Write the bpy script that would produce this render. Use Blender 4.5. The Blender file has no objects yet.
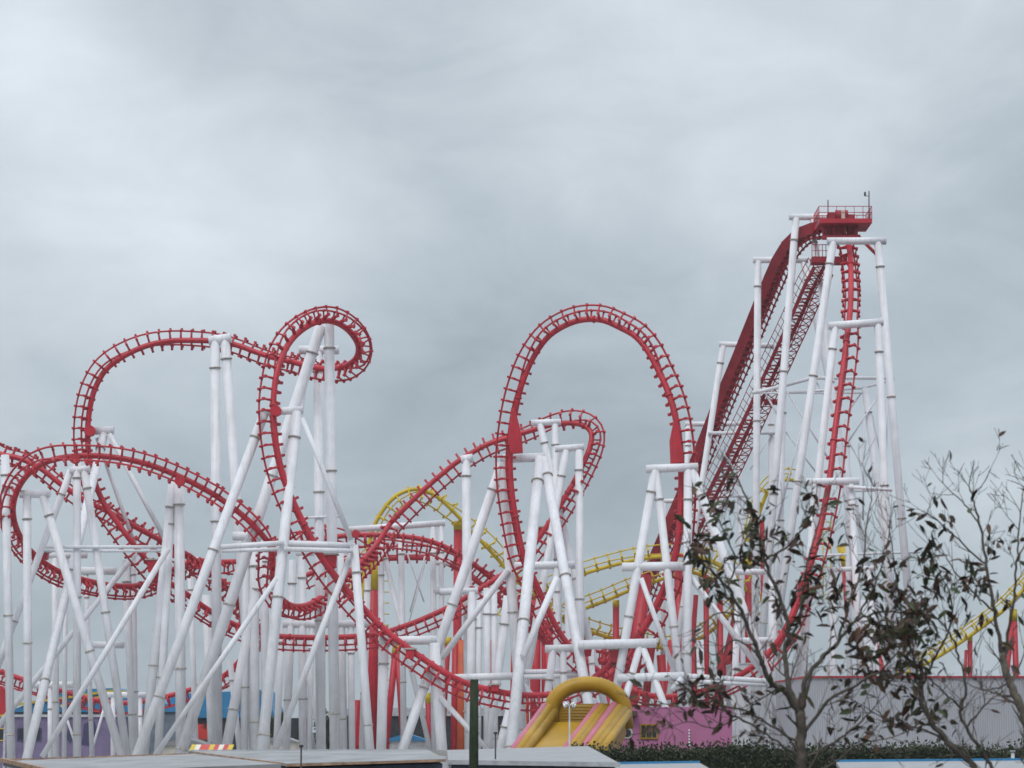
import bpy, math, random
from mathutils import Vector, Matrix
random.seed(7)
scene = bpy.context.scene
col = scene.collection

# ------------------------------------------------------------------ camera
F = 2400.0
CAMZ = 4.6
PITCH = math.atan((728 - 384) / F)
cam_d = bpy.data.cameras.new('camera')
cam_d.sensor_width = 36.0
cam_d.lens = F / 1024 * 36.0
cam_d.clip_start = 0.5
cam_d.clip_end = 9000
cam_d.dof.use_dof = True
cam_d.dof.focus_distance = 200.0
cam_d.dof.aperture_fstop = 5.0
scene.cycles.filter_width = 1.6
cam = bpy.data.objects.new('camera', cam_d)
cam.location = (0, 0, CAMZ)
cam.rotation_euler = (math.pi / 2 + PITCH, 0, 0)
col.objects.link(cam)
scene.camera = cam
CP, SP = math.cos(PITCH), math.sin(PITCH)

def ray(px, py):
    u = (px - 512) / F
    v = (384 - py) / F
    return Vector((u, CP - v * SP, SP + v * CP))

def P(px, py, Y):
    d = ray(px, py)
    return Vector((d.x / d.y * Y, Y, CAMZ + d.z / d.y * Y))

# ------------------------------------------------------------------ sky and light
scene.view_settings.view_transform = 'Standard'
scene.view_settings.look = 'None'
scene.view_settings.exposure = 0.0
scene.view_settings.gamma = 1.0
scene.view_settings.use_curve_mapping = False

SUN_EL, SUN_AZ = math.radians(52), math.radians(205)   # azimuth clockwise from +Y: behind the camera, to the left
world = bpy.data.worlds.new('World')
scene.world = world
world.use_nodes = True
wn, wl = world.node_tree.nodes, world.node_tree.links
wn.clear()
def wnode(t, **k):
    n = wn.new(t)
    for a, b in k.items():
        setattr(n, a, b)
    return n
def wmath(op, a, b=None, c=None):
    n = wnode('ShaderNodeMath', operation=op)
    for i, s in enumerate((a, b, c)):
        if s is None: continue
        if isinstance(s, (int, float)): n.inputs[i].default_value = s
        else: wl.new(s, n.inputs[i])
    return n.outputs[0]
tc = wnode('ShaderNodeTexCoord')
nrm = wnode('ShaderNodeVectorMath', operation='NORMALIZE')
wl.new(tc.outputs['Generated'], nrm.inputs[0])
D = nrm.outputs[0]
sep = wnode('ShaderNodeSeparateXYZ'); wl.new(D, sep.inputs[0])
elev = wmath('MAXIMUM', sep.outputs['Z'], 0.0)
def wnoise(scale, detail, rough, sc, dist=0.0, off=(0, 0, 0)):
    mp = wnode('ShaderNodeMapping'); wl.new(D, mp.inputs[0])
    mp.inputs['Scale'].default_value = sc
    mp.inputs['Location'].default_value = off
    n = wnode('ShaderNodeTexNoise'); wl.new(mp.outputs[0], n.inputs['Vector'])
    n.inputs['Scale'].default_value = scale
    n.inputs['Detail'].default_value = detail
    n.inputs['Roughness'].default_value = rough
    n.inputs['Distortion'].default_value = dist
    return n.outputs['Fac']
n1 = wnoise(10.0, 6, 0.56, (1, 1, 1.9), 0.6, (3.1, 0.4, 1.2))
n2 = wnoise(26.0, 4, 0.55, (1, 1, 1.7), 0.3, (0.3, 2.2, 0.7))
val = wmath('ADD', wmath('MULTIPLY', wmath('SUBTRACT', n1, 0.5), 0.34), wmath('MULTIPLY', wmath('SUBTRACT', n2, 0.5), 0.11))
# soft banks of lighter and darker cloud, each a direction in the sky: (x, y, spread, strength)
for (bx, by, br, amp) in [(80, 200, 150, .125), (10, 60, 55, .12), (250, 200, 110, .085), (350, 260, 80, .03), (250, 50, 80, -.055), (160, 20, 70, -.04), (640, 190, 100, .085), (540, 110, 70, .05),
                          (860, 90, 120, .075), (760, 200, 80, .04), (1015, 130, 70, -.06), (440, 330, 110, -.035), (600, 400, 110, -.045), (950, 320, 80, -.055), (880, 350, 70, -.03),
                          (930, 450, 90, .065), (1010, 480, 70, .04), (60, 400, 90, .03), (130, 560, 110, -.02), (430, 40, 70, -.03), (640, 20, 90, .03), (960, 20, 60, -.02), (480, 520, 120, -.015), (380, 110, 60, -.02)]:
    d = ray(bx, by).normalized()
    dp = wnode('ShaderNodeVectorMath', operation='DOT_PRODUCT'); wl.new(D, dp.inputs[0]); dp.inputs[1].default_value = d
    k = 1.0 / (br / F) ** 2
    e = wmath('POWER', math.e, wmath('MULTIPLY', wmath('SUBTRACT', dp.outputs['Value'], 1.0), k))
    val = wmath('MULTIPLY_ADD', e, amp * 1.25, val)
lum = wmath('ADD', wmath('MULTIPLY_ADD', elev, wmath('MULTIPLY_ADD', elev, 0.75, 0.37), 0.47), val)       # overcast: brighter towards the zenith
lum = wmath('MAXIMUM', lum, 0.12)
ramp = wnode('ShaderNodeValToRGB')
wl.new(lum, ramp.inputs[0])
ramp.color_ramp.elements[0].position = 0.38; ramp.color_ramp.elements[0].color = (0.845, 1.0, 1.125, 1)
ramp.color_ramp.elements[1].position = 0.72; ramp.color_ramp.elements[1].color = (0.905, 1.0, 1.085, 1)
mulc = wnode('ShaderNodeVectorMath', operation='SCALE')
wl.new(ramp.outputs[0], mulc.inputs[0]); wl.new(lum, mulc.inputs['Scale'])
bgc = wnode('ShaderNodeBackground'); wl.new(mulc.outputs[0], bgc.inputs[0]); bgc.inputs[1].default_value = 1.0
sky = wnode('ShaderNodeTexSky', sky_type='NISHITA')
sky.sun_disc = False
sky.sun_elevation = SUN_EL
sky.sun_rotation = SUN_AZ
bgs = wnode('ShaderNodeBackground'); wl.new(sky.outputs[0], bgs.inputs[0]); bgs.inputs[1].default_value = 0.08
mixs = wnode('ShaderNodeMixShader'); mixs.inputs[0].default_value = 0.93
wl.new(bgs.outputs[0], mixs.inputs[1]); wl.new(bgc.outputs[0], mixs.inputs[2])
wout = wnode('ShaderNodeOutputWorld'); wl.new(mixs.outputs[0], wout.inputs[0])

sun_d = bpy.data.lights.new('sun', 'SUN')
sun_d.energy = 1.2
sun_d.angle = math.radians(25)
sun_d.color = (1.0, 0.97, 0.93)
sun = bpy.data.objects.new('sun', sun_d)
sv = Vector((math.sin(SUN_AZ) * math.cos(SUN_EL), math.cos(SUN_AZ) * math.cos(SUN_EL), math.sin(SUN_EL)))
sun.rotation_euler = sv.to_track_quat('Z', 'Y').to_euler()
col.objects.link(sun)

# ------------------------------------------------------------------ materials
def mat(name, base, rough=0.5, var=0.12, scale=1.5, stretch=(1, 1, 1), spec=0.4, dark=None, dirt=0.0, island=None, seams=None, bump=0.0):
    m = bpy.data.materials.new(name); m.use_nodes = True
    nt = m.node_tree; ns, ls = nt.nodes, nt.links
    b = ns['Principled BSDF']
    b.inputs['Roughness'].default_value = rough
    b.inputs['Specular IOR Level'].default_value = spec
    t = ns.new('ShaderNodeTexCoord')
    mp = ns.new('ShaderNodeMapping'); ls.new(t.outputs['Object'], mp.inputs[0]); mp.inputs['Scale'].default_value = stretch
    n = ns.new('ShaderNodeTexNoise'); ls.new(mp.outputs[0], n.inputs['Vector'])
    n.inputs['Scale'].default_value = scale; n.inputs['Detail'].default_value = 6; n.inputs['Roughness'].default_value = 0.65
    mx = ns.new('ShaderNodeMix'); mx.data_type = 'RGBA'
    d = dark or tuple(c * (1 - 2 * var) for c in base)
    l = tuple(min(c * (1 + var), 0.9) for c in base)
    mx.inputs['A'].default_value = (*d, 1); mx.inputs['B'].default_value = (*l, 1)
    mr = ns.new('ShaderNodeMapRange'); ls.new(n.outputs['Fac'], mr.inputs[0])
    mr.inputs[1].default_value = 0.3; mr.inputs[2].default_value = 0.62
    ls.new(mr.outputs[0], mx.inputs['Factor'])
    out = mx.outputs['Result']
    if dirt > 0:
        n2 = ns.new('ShaderNodeTexNoise'); mp2 = ns.new('ShaderNodeMapping'); ls.new(t.outputs['Object'], mp2.inputs[0])
        mp2.inputs['Scale'].default_value = (5, 5, 0.25)
        ls.new(mp2.outputs[0], n2.inputs['Vector']); n2.inputs['Scale'].default_value = 1.0; n2.inputs['Detail'].default_value = 5
        mr2 = ns.new('ShaderNodeMapRange'); ls.new(n2.outputs['Fac'], mr2.inputs[0])
        mr2.inputs[1].default_value = 0.52; mr2.inputs[2].default_value = 0.75; mr2.inputs[4].default_value = dirt
        m2 = ns.new('ShaderNodeMix'); m2.data_type = 'RGBA'
        ls.new(mr2.outputs[0], m2.inputs['Factor']); ls.new(out, m2.inputs['A']); m2.inputs['B'].default_value = (0.30, 0.27, 0.25, 1)
        out = m2.outputs['Result']
    if island:
        g = ns.new('ShaderNodeNewGeometry')
        r = ns.new('ShaderNodeValToRGB'); ls.new(g.outputs['Random Per Island'], r.inputs[0])
        r.color_ramp.interpolation = 'LINEAR'
        els = r.color_ramp.elements
        for i, c in enumerate(island):
            p = i / (len(island) - 1)
            e = els[0] if i == 0 else (els[len(els) - 1] if i == len(island) - 1 else els.new(p))
            e.position = p; e.color = (*c, 1)
        m2 = ns.new('ShaderNodeMix'); m2.data_type = 'RGBA'; m2.inputs['Factor'].default_value = 0.75
        ls.new(out, m2.inputs['A']); ls.new(r.outputs[0], m2.inputs['B'])
        out = m2.outputs['Result']
    if seams:
        w = ns.new('ShaderNodeTexWave'); w.wave_type = 'BANDS'; w.bands_direction = 'X'
        ls.new(t.outputs['Object'], w.inputs['Vector']); w.inputs['Scale'].default_value = seams; w.inputs['Distortion'].default_value = 0
        bp = ns.new('ShaderNodeBump'); ls.new(w.outputs['Fac'], bp.inputs['Height']); bp.inputs['Distance'].default_value = 0.06; bp.inputs['Strength'].default_value = 0.7
        ls.new(bp.outputs[0], b.inputs['Normal'])
    elif bump:
        bp = ns.new('ShaderNodeBump'); ls.new(n.outputs['Fac'], bp.inputs['Height']); bp.inputs['Distance'].default_value = bump
        ls.new(bp.outputs[0], b.inputs['Normal'])
    ls.new(out, b.inputs['Base Color'])
    return m
M = {}
M['red'] = mat('red_paint', (0.45, 0.016, 0.032), 0.45, 0.10, 0.7, dirt=0.10)
M['dred'] = mat('maroon_paint', (0.34, 0.017, 0.031), 0.55, 0.15, 0.6)
M['orange'] = mat('orange_red_paint', (0.55, 0.10, 0.03), 0.5, 0.1, 0.7)
M['white'] = mat('white_paint', (0.72, 0.72, 0.755), 0.5, 0.06, 0.5, dirt=0.30)
M['pale'] = mat('pale_render', (0.52, 0.52, 0.55), 0.8, 0.06, 0.6, dirt=0.2)
M['rust'] = mat('rusty_flange', (0.40, 0.365, 0.33), 0.7, 0.25, 4)
M['galv'] = mat('galvanised_steel', (0.45, 0.46, 0.48), 0.5, 0.15, 3)
M['yellow'] = mat('yellow_paint', (0.58, 0.42, 0.014), 0.5, 0.10, 0.9)
M['vinyl'] = mat('yellow_vinyl', (0.40, 0.225, 0.009), 0.42, 0.08, 0.9)
M['amber'] = mat('amber_vinyl', (0.34, 0.19, 0.010), 0.42, 0.10, 0.9)
M['pinkv'] = mat('pink_vinyl', (0.48, 0.13, 0.20), 0.45, 0.08, 1)
M['pink'] = mat('pink_render', (0.46, 0.16, 0.30), 0.8, 0.05, 1.2, dirt=0.18)
M['purple'] = mat('lilac_render', (0.17, 0.135, 0.24), 0.8, 0.14, 0.6)
M['navy'] = mat('dark_blue_mural', (0.05, 0.05, 0.11), 0.8, 0.2, 0.6)
M['blue'] = mat('blue_roof', (0.03, 0.21, 0.42), 0.5, 0.10, 0.8)
M['cladding'] = mat('grey_cladding', (0.35, 0.35, 0.38), 0.6, 0.05, 0.4, (1, 1, 0.3), seams=1.9)
M['roof'] = mat('grey_felt', (0.29, 0.295, 0.305), 0.85, 0.16, 0.8, dirt=0.4)
M['roofw'] = mat('pale_roof_sheet', (0.31, 0.31, 0.32), 0.6, 0.06, 1.1, dirt=0.3)
M['rusttrim'] = mat('rusty_trim', (0.38, 0.24, 0.16), 0.8, 0.3, 3)
M['slate'] = mat('blue_grey_board', (0.17, 0.20, 0.25), 0.75, 0.2, 1.2)
M['darkw'] = mat('dark_boards', (0.03, 0.032, 0.036), 0.8, 0.3, 2)
M['brown'] = mat('brown_boards', (0.10, 0.055, 0.04), 0.8, 0.2, 2)
M['glass'] = mat('dark_glass', (0.03, 0.035, 0.04), 0.12, 0.2, 1)
M['tarmac'] = mat('tarmac', (0.055, 0.055, 0.058), 0.9, 0.2, 0.3, bump=0.02)
M['concrete'] = mat('concrete', (0.42, 0.415, 0.405), 0.9, 0.12, 0.4)
M['greenp'] = mat('green_timber', (0.022, 0.034, 0.016), 0.9, 0.35, 5, (1, 1, 0.4), bump=0.02)
M['bark'] = mat('bark', (0.105, 0.088, 0.072), 0.9, 0.30, 14, bump=0.01)
M['leaf'] = mat('leaves', (0.055, 0.045, 0.03), 0.7, 0.2, 5, island=[(0.028, 0.050, 0.020), (0.085, 0.036, 0.028), (0.042, 0.020, 0.024), (0.060, 0.095, 0.030), (0.030, 0.019, 0.020), (0.13, 0.062, 0.030), (0.040, 0.062, 0.022)])
M['hedge'] = mat('hedge_leaves', (0.035, 0.05, 0.022), 0.6, 0.2, 5, island=[(0.015, 0.022, 0.010), (0.040, 0.060, 0.020), (0.060, 0.070, 0.030), (0.025, 0.035, 0.014), (0.07, 0.05, 0.03)])
M['green'] = mat('tree_leaves', (0.045, 0.065, 0.03), 0.6, 0.2, 5, island=[(0.03, 0.05, 0.022), (0.06, 0.085, 0.035), (0.035, 0.055, 0.025)])
M['cream'] = mat('cream_board', (0.62, 0.60, 0.52), 0.7, 0.08, 1)
M['lampw'] = mat('white_plastic', (0.8, 0.8, 0.8), 0.35, 0.03, 1)
M['blackm'] = mat('black_metal', (0.03, 0.03, 0.033), 0.5, 0.2, 3)
M['green_awn'] = mat('green_canvas', (0.05, 0.28, 0.16), 0.7, 0.1, 1)
M['dirtred'] = mat('signal_red', (0.50, 0.035, 0.025), 0.5, 0.1, 1)

# ------------------------------------------------------------------ mesh helpers
class MB:
    def __init__(self):
        self.v = []; self.f = []; self.mi = []; self.sm = []
    def tube(self, pts, r, n=8, mi=0, cap=True):
        pts = [Vector(p) for p in pts]
        rs = r if isinstance(r, (list, tuple)) else [r] * len(pts)
        base = len(self.v)
        up = None
        for i, p in enumerate(pts):
            a = pts[max(i - 1, 0)]; b = pts[min(i + 1, len(pts) - 1)]
            t = (b - a)
            t = t.normalized() if t.length > 1e-9 else Vector((0, 0, 1))
            if up is None:
                up = Vector((0, 0, 1)) if abs(t.z) < 0.9 else Vector((0, 1, 0))
            s = t.cross(up)
            if s.length < 1e-6: s = t.orthogonal()
            s.normalize(); up = s.cross(t).normalized()
            for k in range(n):
                an = 2 * math.pi * k / n
                self.v.append(p + (s * math.cos(an) + up * math.sin(an)) * rs[i])
        for i in range(len(pts) - 1):
            for k in range(n):
                a = base + i * n + k; b = base + i * n + (k + 1) % n
                self.f.append((a, a + n, b + n, b)); self.mi.append(mi); self.sm.append(n > 4)
        if cap:
            self.f.append(tuple(base + k for k in range(n))); self.mi.append(mi); self.sm.append(False)
            e = base + (len(pts) - 1) * n
            self.f.append(tuple(e + k for k in reversed(range(n)))); self.mi.append(mi); self.sm.append(False)
        return self
    def hexa(self, c, mi=0):
        """eight corners: bottom four (ccw), top four"""
        b = len(self.v); self.v += [Vector(p) for p in c]
        for q in ((3, 2, 1, 0), (4, 5, 6, 7), (0, 1, 5, 4), (1, 2, 6, 5), (2, 3, 7, 6), (3, 0, 4, 7)):
            self.f.append(tuple(b + i for i in q)); self.mi.append(mi); self.sm.append(False)
        return self
    def box(self, x0, x1, y0, y1, z0, z1, mi=0):
        return self.hexa([(x0, y0, z0), (x1, y0, z0), (x1, y1, z0), (x0, y1, z0), (x0, y0, z1), (x1, y0, z1), (x1, y1, z1), (x0, y1, z1)], mi)
    def beam(self, a, b, w, h, upv=(0, 0, 1), mi=0):
        a, b = Vector(a), Vector(b); t = (b - a).normalized(); u = Vector(upv)
        s = t.cross(u)
        if s.length < 1e-5: s = t.orthogonal()
        s.normalize(); u = s.cross(t).normalized()
        s *= w / 2; u *= h / 2
        return self.hexa([a - s - u, b - s - u, b + s - u, a + s - u, a - s + u, b - s + u, b + s + u, a + s + u], mi)
    def prism(self, poly, axis, mi=0):
        """extrude a closed 3D polygon by the vector axis"""
        n = len(poly); b = len(self.v); axis = Vector(axis)
        self.v += [Vector(p) for p in poly] + [Vector(p) + axis for p in poly]
        self.f.append(tuple(b + i for i in range(n))); self.f.append(tuple(b + n + i for i in reversed(range(n))))
        self.mi += [mi, mi]; self.sm += [False, False]
        for i in range(n):
            j = (i + 1) % n
            self.f.append((b + i, b + n + i, b + n + j, b + j)); self.mi.append(mi); self.sm.append(False)
        return self
    def build(self, name, mats, parent=None, label=None):
        me = bpy.data.meshes.new(name)
        o0 = Vector((0, 0, 0))
        me.from_pydata([tuple(v) for v in self.v], [], self.f)
        if not isinstance(mats, (list, tuple)): mats = [mats]
        for m in mats: me.materials.append(m)
        me.polygons.foreach_set('material_index', self.mi)
        me.polygons.foreach_set('use_smooth', self.sm)
        me.update()
        o = bpy.data.objects.new(name, me); col.objects.link(o)
        if parent is not None:
            o.parent = parent
            o.matrix_parent_inverse = Matrix.Translation(-root_loc(parent))
        if label: o['label'] = label
        return o
def root_loc(o):
    v = Vector(o.location)
    while o.parent is not None:
        o = o.parent
        v = Vector((0, 0, 0)) if False else v + Vector((0, 0, 0))
        if o.type == 'EMPTY': return Vector((0, 0, 0))
    return v
def thing(name, label, cat, loc=(0, 0, 0), group=None):
    o = bpy.data.objects.new(name, None); col.objects.link(o)
    o.location = loc; o.empty_display_size = 1
    o['label'] = label; o['category'] = cat
    if group: o['group'] = group
    return o
def tag(o, label, cat, group=None):
    o['label'] = label; o['category'] = cat
    if group: o['group'] = group
    return o
def structure(o):
    o['kind'] = 'structure'; return o

def catmull(pts, per):
    out = []
    n = len(pts)
    for i in range(n - 1):
        p0, p1, p2, p3 = pts[max(i - 1, 0)], pts[i], pts[i + 1], pts[min(i + 2, n - 1)]
        for k in range(per):
            t = k / per
            out.append(0.5 * ((2 * p1) + (p2 - p0) * t + (2 * p0 - 5 * p1 + 4 * p2 - p3) * t * t + (3 * p1 - p0 - 3 * p2 + p3) * t ** 3))
    out.append(pts[-1].copy())
    return out
def resample(pts, rv, step):
    acc = [0.0]
    for i in range(1, len(pts)): acc.append(acc[-1] + (pts[i] - pts[i - 1]).length)
    L = acc[-1]; n = max(2, int(L / step)); out = []; ro = []; j = 0
    for k in range(n + 1):
        s = L * k / n
        while j < len(acc) - 2 and acc[j + 1] < s: j += 1
        d = acc[j + 1] - acc[j]; t = (s - acc[j]) / d if d > 1e-9 else 0
        out.append(pts[j].lerp(pts[j + 1], t)); ro.append(rv[j].lerp(rv[j + 1], t))
    return out, ro, L / n

def track(ctrl, parent, mname, label, h=1.0, g=0.62, rs=0.25, rr=0.09, tie=1.02, steer=False, partname='track_section'):
    """ctrl: (px, py, Y, (right, up, away)) - spine position and the direction from the spine towards the rails"""
    if steer:                                          # steep legs: the rails swing further out to the side of the spine
        ctrl = [(a, b, c, (math.copysign(.72, r[0]), r[1], .68)) if .29 < abs(r[0]) < .62 and r[2] > .78 else (a, b, c, r) for a, b, c, r in ctrl]
    pts = catmull([P(c[0], c[1], c[2]) for c in ctrl], 12)
    rv = catmull([Vector((c[3][0], c[3][2], c[3][1])) for c in ctrl], 12)
    pts, rv, st = resample(pts, rv, 0.45)
    n = len(pts)
    A, B, sp = [], [], MB()
    fr = []
    for i in range(n):
        t = (pts[min(i + 1, n - 1)] - pts[max(i - 1, 0)]).normalized()
        r = rv[i] - t * rv[i].dot(t)
        r = r.normalized() if r.length > 1e-4 else t.orthogonal().normalized()
        s = t.cross(r).normalized()
        fr.append((t, r, s))
        A.append(pts[i] + r * h + s * g); B.append(pts[i] + r * h - s * g)
    sp.tube(pts, rs, 10)
    every = max(1, round(tie / st))
    for i in range(every // 2, n, every):
        t, r, s = fr[i]; p = pts[i]
        for sg in (1, -1):
            q = p + s * sg * (g + 0.16) + r * (h * 0.30)
            e = p + s * sg * (g + 0.14) + r * h
            w_ = p + s * sg * rs * 0.5
            sp.tube([w_, q, e], [0.11, 0.085, 0.075], 5)
            sp.prism([w_ + r * .30 - t * .04, q + r * .10 - t * .04, e + s * sg * .06 - t * .04, q - r * .10 - t * .04, w_ - r * .12 - t * .04], t * .08)
            sp.beam(e + s * sg * 0.11 - t * 0.001, e - s * sg * 0.2, 0.18, 0.18, r)
            sp.beam(q + s * sg * 0.13, q - s * sg * 0.08, 0.20, 0.26, r)
    # joint flanges on the spine
    for i in range(14, n, 22):
        sp.tube([pts[i] - fr[i][0] * 0.07, pts[i] + fr[i][0] * 0.07], rs * 1.32, 10)
    o = sp.build(partname, M[mname], parent, label)
    for R in (A, B):
        MB().tube(R, rr, 6).build('running_rail', M[mname], o)
    return o, pts, fr

def ground_hit(a, b):
    k = a.z / (a.z - b.z) if a.z - b.z > 0.05 else 1.0
    return a + (b - a) * k
def column_mesh(a, b, r, rows=True):
    mb = MB(); mb.tube([a, b], r, 12)
    L = (b - a).length; d = (b - a).normalized(); s = 1.6 + random.random() * 0.9
    if r > 0.17:
        while s < L - 1:
            c = a + d * s
            mb.tube([c - d * 0.06, c + d * 0.06], r * 1.22, 12, 1)
            s += 11.0 + random.uniform(-1.5, 2.5)
    return mb
SUP = [0]
def frame(Y, beams, cols, braces=(), parent=None, label=None, cm='white', spread=0.0):
    f = None
    mats = [M[cm], M['rust']]
    for i, (x1, y1, x2, y2, w, *yy) in enumerate(beams):
        Y1 = yy[0] if yy else Y
        o = MB().tube([P(x1, y1, Y1), P(x2, y2, Y1)], w / 2 / F * Y, 14).build('support_frame' if f is None else 'crossbeam', mats, f or parent, label if f is None else None)
        f = f or o
    for i, (x1, y1, x2, y2, w, *ys) in enumerate(braces):
        yy = Y + 0.45 * (1 if i % 2 else -1)
        Ya, Yb = ys if ys else (yy, yy)
        o = MB().tube([P(x1, y1, Ya), P(x2, y2, Yb)], w / 2 / F * Y, 10).build('support_frame' if f is None else 'brace', mats, f or parent)
        f = f or o
    for i, c in enumerate(cols):
        x1, y1, x2, y2, w = c[:5]
        yy = Y + spread * (i - (len(cols) - 1) / 2) + 0.02 * i
        Ya, Yb = (c[5], c[6]) if len(c) > 5 else (yy, yy)      # a leg may lean towards or away from the camera
        a = P(x1, y1, Ya); b = P(x2, y2, Yb)
        b = ground_hit(a, b)
        column_mesh(a, b, w * .94 / 2 / F * Y).build('column' if f else 'support_column', mats, f or parent)
    return f

# ------------------------------------------------------------------ setting
g = MB(); g.box(-1500, 1500, -200, 2600, -0.6, 0.0)
structure(g.build('ground', M['tarmac']))
g = MB(); g.box(-60, 45, 120, 262, -0.3, 0.006)
structure(g.build('paving', M['concrete']))

# ================================================================== RED COASTER
RC = thing('roller_coaster', 'red tubular looping roller coaster on tall white columns', 'roller coaster', (0, 205, 0))

# --- lift hill
lift = [(640, 610, 262), (655, 570, 258), (672, 530, 253), (690, 489, 249), (707, 447, 245), (724, 404, 240), (741, 364, 236), (758, 322, 231),
        (774, 283, 226), (786, 257, 222), (799, 240, 219), (814, 231, 216.5), (834, 228, 214)]
lc = [(a, b, c, (0.72, -0.62, -0.35)) for a, b, c in lift[:9]] + [(786, 257, 222, (.6, -.75, -.3)), (799, 240, 219, (.4, -.9, -.2)), (814, 231, 216.5, (.2, -1, -.1)), (834, 228, 214, (.05, -1, .1))]
lo, lpts, lfr = track(lc, RC, 'dred', 'dark red lift hill climbing to the top platform', h=.72, g=.5)
mb = MB()                                         # solid walkway trough along the lift
step = 6
for i in range(0, len(lpts) - step - 1, step):
    a, b = lpts[i], lpts[i + step]
    t, r, s = lfr[i]
    off = -r * 0.10 - Vector((0.30, 0, -0.12))
    mb.beam(a + off - t * 0.02, b + off + t * 0.02, 1.3, 1.0, r)
mb.build('lift_trough', M['dred'], lo)

# --- drop, run to the loop, loop, low front run, climb, curl and big arch
AW = (0, -0.25, 1)
drop = [(834, 230, 214, (.05, -1, .1)), (845, 236, 213.4, (0, -.8, .6)), (850, 254, 211, (0, -.1, 1)), (851, 285, 207.5, (.2, -.1, 1)), (850, 312, 205.5, (.25, -.1, 1)), (846, 345, 203.8, (.35, -.1, 1)),
        (841, 385, 202, (.45, -.1, 1)), (835, 430, 200.5, (.55, -.1, .9)), (830, 475, 199, (.55, -.15, .9)), (822, 518, 198, (.6, -.2, .85)),
        (812, 558, 197, (.4, -.3, .9)), (799, 597, 196.5, (.45, -.4, .8)), (786, 628, 196, (.4, -.5, .8)), (769, 653, 196, (.3, -.8, .5)), (748, 670, 196, (.2, -.9, .4)),
        (722, 684, 196.5, (.1, -1, .3)), (692, 694, 197, (0, -1, .3)), (662, 697, 197, (-.1, -1, .3)), (636, 692, 197, (-.2, -1, .3)), (614, 682, 197, (-.4, -.9, .3))]
track(drop, RC, 'red', 'red first drop coming down towards the viewer', h=.9, g=.56, tie=1.2, steer=True)
loop = [(614, 682, 197, (-.4, -.9, .3)), (596, 669, 197, (-.5, -.7, .5)), (577, 653, 197, (-.5, -.5, .7)), (561, 635, 197, (-.5, -.3, .8)), (547, 608, 197, (-.45, -.2, .9)), (534, 579, 197, (-.42, -.1, .9)),
        (523.5, 555, 197, (-.40, -.1, .92)), (516.5, 522, 197, (-.38, 0, .92)), (511.5, 489, 197, (-.36, 0, .93)), (510, 460, 197, (-.36, 0, .93)), (511.5, 437, 196.8, (-.38, 0, .92)),
        (516, 408, 196.5, (-.5, .1, .85)), (522, 384, 196.2, (-.65, .2, .7)), (532, 360, 196, (-.75, .4, .5)), (546, 339, 195.5, (-.7, .65, .3)), (562, 327, 195, (-.45, .85, .25)),
        (581, 320, 194.5, (-.15, .97, .2)), (602, 320, 194, (.15, .97, .2)), (620, 327.5, 193.5, (.45, .85, .25)), (635, 336, 193, (.65, .65, .3)), (647, 350, 192.5, (.7, .45, .45)),
        (658, 370, 192, (.65, .3, .65)), (667.5, 391, 191.5, (.55, .2, .8)), (674.5, 414, 191, (.45, .1, .88)), (679, 440, 190.8, (.4, 0, .92)), (681, 470, 190.5, (.38, 0, .92)), (681, 500, 190.2, (.38, 0, .92)),
        (679, 530, 190, (.4, 0, .92)), (675, 555, 190, (.42, 0, .9)), (667, 580, 190, (.45, -.1, .88)), (656.5, 604, 190, (.5, -.3, .8)), (645, 626, 190, (.5, -.5, .7)), (627, 649, 190, (.4, -.75, .5)),
        (608, 667, 190, (.2, -.9, .4)), (588, 682, 190, (.1, -.9, .45)), (566, 692, 190, (0, -.9, .45))]
track(loop, RC, 'red', 'tall red vertical loop in the middle', steer=True)
low = [(566, 692, 190, (0, -.9, .45)), (545, 695, 190, (0, -.88, .48)), (520, 695, 189.5, (0, -.88, .48)), (495, 691, 189, (-.1, -.88, .48)), (468, 684, 188.5, (-.2, -.85, .5)), (445, 673, 188, (-.3, -.8, .5)),
       (425, 660, 188, (-.35, -.78, .5)), (405, 646, 188, (-.4, -.75, .5)), (385, 630, 188, (-.45, -.7, .55)), (366, 611, 188, (-.5, -.6, .6)), (347, 590, 188, (-.55, -.5, .65)), (328, 566, 188, (-.55, -.4, .7)),
       (313, 541, 188, (-.5, -.3, .8)), (300, 516, 188, (-.45, -.15, .88)), (288, 489, 188, (-.42, -.05, .9)), (279, 460, 188, (-.4, 0, .9)), (274.5, 430, 188, (-.4, 0, .9)), (273.5, 400, 188.5, (-.42, .05, .9)),
       (277, 372, 189, (-.6, .2, .75)), (285, 350, 190, (-.7, .45, .55)), (297, 334, 191, (-.55, .8, .3)), (314, 323, 192.5, (-.25, .96, .2)), (331, 321, 194, (.1, .98, .2)), (347, 329, 195.5, (.6, .75, .25)),
       (357, 342, 197, (.9, .3, .3)), (358, 354, 198.5, (.92, -.2, .3)), (351, 363, 200, (.6, -.6, .5)), (337, 368, 201.5, (.3, -.5, .8)), (318, 368, 203, (0, -.2, 1)), (293, 362, 204.5, (-.05, -.1, 1))]
track(low, RC, 'red', 'red track rising from the low front run into a tight curl', steer=True)
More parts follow.
